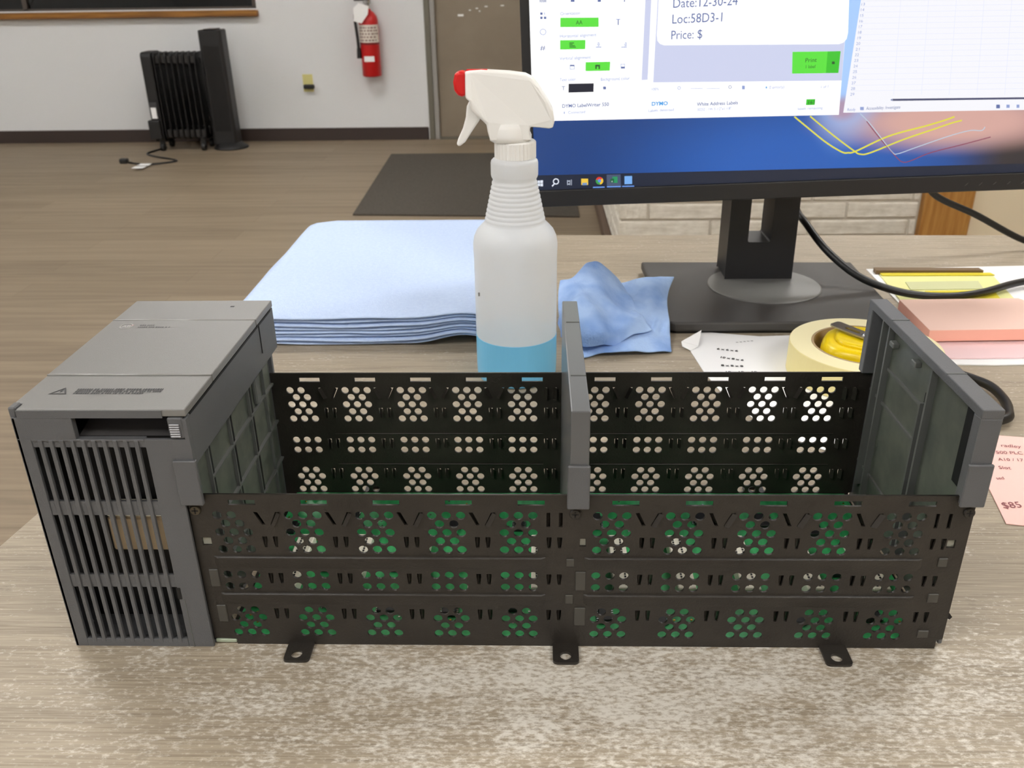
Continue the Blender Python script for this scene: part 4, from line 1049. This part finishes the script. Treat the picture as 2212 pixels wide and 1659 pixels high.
for key in 'abcd':
    m = MB()
    for kk, px in ic:
        if kk == key: m.poly([U(u, w_, 6) for u, w_ in px])
    for me in TXT.get(key, []): m.bm.from_mesh(me); bpy.data.meshes.remove(me)
    # no normal recalculation needed for flat print
    o = m.build('screen_text', KEY[key], scr, kind='stuff')
def ring_px(cx, cy, r0, r1, key, nm, layer=6, a0=0, a1=360):
    n = 20; rows = [[U(cx+r*math.cos(math.radians(a0+(a1-a0)*k/n)), cy+r*math.sin(math.radians(a0+(a1-a0)*k/n)), layer) for k in range(n+1)] for r in (r0, r1)]
    return MB().grid(rows).build(nm, key, scr)
ring_px(1173, 69, 5.6, 6.8, E_inkl, 'clock_icon'); ring_px(1467, 190, 2.6, 3.6, E_inkl, 'zoom_icon'); ring_px(1577, 188, 2.6, 3.6, E_inkb, 'zoom_icon')
# spreadsheet window
ui([(1907, -300), (2440, -318), (2325, 235.5), (2212, 237.5), (1821.5, 243.5)], E_sheet, 'spreadsheet_window', 1)
gl = MB()
for i in range(42):
    y_ = 14+(i-24)*12.15; x_ = 1862-(y_/201)*24 if y_ > -60 else 1868-(y_+60)*.16; xe = 2376-y_*.2266
    if y_ < 203: gl.poly([U(x_, y_, 2), U(xe, y_-7, 2), U(xe, y_-6.4, 2), U(x_, y_+.6, 2)])
for x_ in (1950, 2010, 2070, 2130, 2190, 2250, 2310):
    gl.poly([U(x_, -60, 2), U(x_+.7, -60, 2), U(x_-19.3, 205, 2), U(x_-20, 205, 2)])
gl.build('grid_lines', E_grid, scr, kind='stuff')
ui([(1923, 216), (1928, 213), (1928, 218)], E_inkb, 'scroll_arrow', 3); ui([(1928.5, 213.5), (2320, 208.8), (2319, 212.8), (1928.5, 218)], emit('ui_scrollbar', (72, 76, 108), 1), 'scroll_bar', 3)
# taskbar and its icons
ui([(1155.2, 379), (2304, 351.3), (2297, 385.3), (1156, 411.2)], E_bar, 'taskbar', 1)
def ico(px, mt, nm='taskbar_icon', layer=4): return ui(px, mt, nm, layer)
E_ic = emit('ui_icon_white', (226, 232, 244), 1.0)
def rectpx(x0, y0, x1, y1): return [(x0, y0), (x1, y0), (x1, y1), (x0, y1)]
wi = MB()
for a in (rectpx(1161.5, 390, 1166.5, 395.6), rectpx(1167.2, 389.4, 1173, 395.4), rectpx(1161.5, 396.4, 1166.5, 402), rectpx(1167.2, 396.2, 1173, 402.6)): wi.poly([U(u, w_, 4) for u, w_ in a])
wi.build('taskbar_icon', E_ic, scr)
ring_px(1201, 392, 4.4, 6.8, E_ic, 'taskbar_icon', 4); ico([(1196.5, 396), (1198.5, 398), (1193.5, 403.5), (1191.5, 401.5)], E_ic)
tv = MB()
for a in (rectpx(1225, 390, 1232, 392.5), rectpx(1225, 396.5, 1232, 399), rectpx(1225, 389, 1226.5, 400), rectpx(1230.5, 389, 1232, 400), rectpx(1233.8, 388, 1235.2, 400)): tv.poly([U(u, w_, 4) for u, w_ in a])
tv.build('taskbar_icon', emit('ui_icon_dim', (176, 184, 200), 1), scr)
ico(rectpx(1255.5, 386, 1270.5, 399.5), emit('ui_folder', (240, 200, 70), 1)); ico([(1258, 395), (1268, 394.5), (1268, 400), (1258, 400.3)], emit('ui_folder_tray', (120, 150, 190), 1), layer=5)
for a0, c_, n_ in ((200, (222, 60, 46), 'ui_red'), (320, (246, 200, 50), 'ui_yellow'), (80, (60, 160, 80), 'ui_ring_green')): ring_px(1295, 390.5, 3.2, 8.2, emit(n_, c_, 1), 'taskbar_icon', 4, a0, a0+120)
ring_px(1295, 390.5, 0.01, 3.6, emit('ui_ring_blue', (90, 140, 230), 1), 'taskbar_icon', 5)
ico([(1310.5, 377.5), (1340.5, 376.6), (1341.5, 402.5), (1311, 403.3)], emit('ui_active', (72, 84, 112), 1), 'active_task', 2)
ico(rectpx(1323, 381.5, 1334, 395), emit('ui_green_doc', (40, 150, 96), 1)); ico(rectpx(1318.5, 386, 1326.5, 394.5), emit('ui_green_dark', (24, 96, 60), 1), layer=5); ut('x', 1320.3, 393, 4.5, 'e', 7)
for me in TXT.get('e', []): link('taskbar_icon', me, E_ic, scr)
ico([(1349, 380.5), (1365.5, 380), (1365.5, 397.5), (1349, 398)], emit('ui_blue_doc', (120, 176, 240), 1))
ul = MB()
for x0, x1, y_ in ((1281, 1306, 403.6), (1311, 1341, 402.4), (1344, 1370, 401.4)): ul.poly([U(x0, y_, 5), U(x1, y_-.6, 5), U(x1, y_+1.8, 5), U(x0, y_+2.4, 5)])
ul.build('task_underline', emit('ui_underline', (110, 156, 236), 1), scr)
# light trails of the desktop picture
def trail(pts, wpx, mt, layer=1):
    P = smooth_path([Vector((a, b, 0)) for a, b in pts], 8); rows = [[], []]
    for i, p in enumerate(P):
        t = (P[min(i+1, len(P)-1)]-P[max(i-1, 0)]).normalized(); n = Vector((-t.y, t.x, 0))
        for s_, r in ((-1, rows[0]), (1, rows[1])): q_ = p+n*s_*wpx/2; r.append(U(q_.x, q_.y, layer))
    MB().grid(rows).build('light_trail', mt, scr)
trail([(1716, 252), (1745, 276), (1785, 308), (1818, 328), (1832, 330), (1850, 326), (1920, 294), (2000, 272), (2040, 260), (2062, 252)], 3.4, E_y)
trail([(1750, 251), (1775, 272), (1810, 300), (1845, 326), (1858, 333), (1880, 330), (1950, 302), (2020, 278), (2055, 266), (2078, 260)], 3.2, E_y)
trail([(1858, 245), (1880, 268), (1905, 300), (1928, 329), (1940, 332), (1980, 318), (2050, 294), (2095, 282), (2120, 282), (2128, 274)], 1.8, E_tw)
trail([(1872, 262), (1900, 298), (1935, 338), (1950, 350), (1968, 347), (2010, 330), (2080, 312), (2140, 296)], 2.0, E_tr)

# cables hanging from the monitor
c1 = [Vector((.418, .610, .16)), yp(1716, 438, .612), zp(1742, 484, .066), zp(1790, 545, .044), zp(1860, 600, .024), zp(1950, 632, .012), zp(2040, 640, .0085), zp(2120, 632, .0085), zp(2212, 608, .0085), Vector((.80, .60, .008)), Vector((.95, .68, .0045)), Vector((1.2, .72, .0042))]
tag(MB().tube(c1, .0039, 12, 10).build('monitor_cable', m_cable, smooth=True), 'thick black cable sagging from the stand across the papers', 'cable')
c2 = [Vector((.60, .655, .115)), yp(2015, 417, .68), yp(2110, 465, .69), yp(2212, 519, .70), Vector((.80, .702, .0045)), Vector((.92, .715, .0042)), Vector((1.2, .738, .0042))]
tag(MB().tube(c2, .0038, 12, 10).build('display_cable', m_cable, smooth=True), 'black cable running down to the right behind the monitor edge', 'cable')
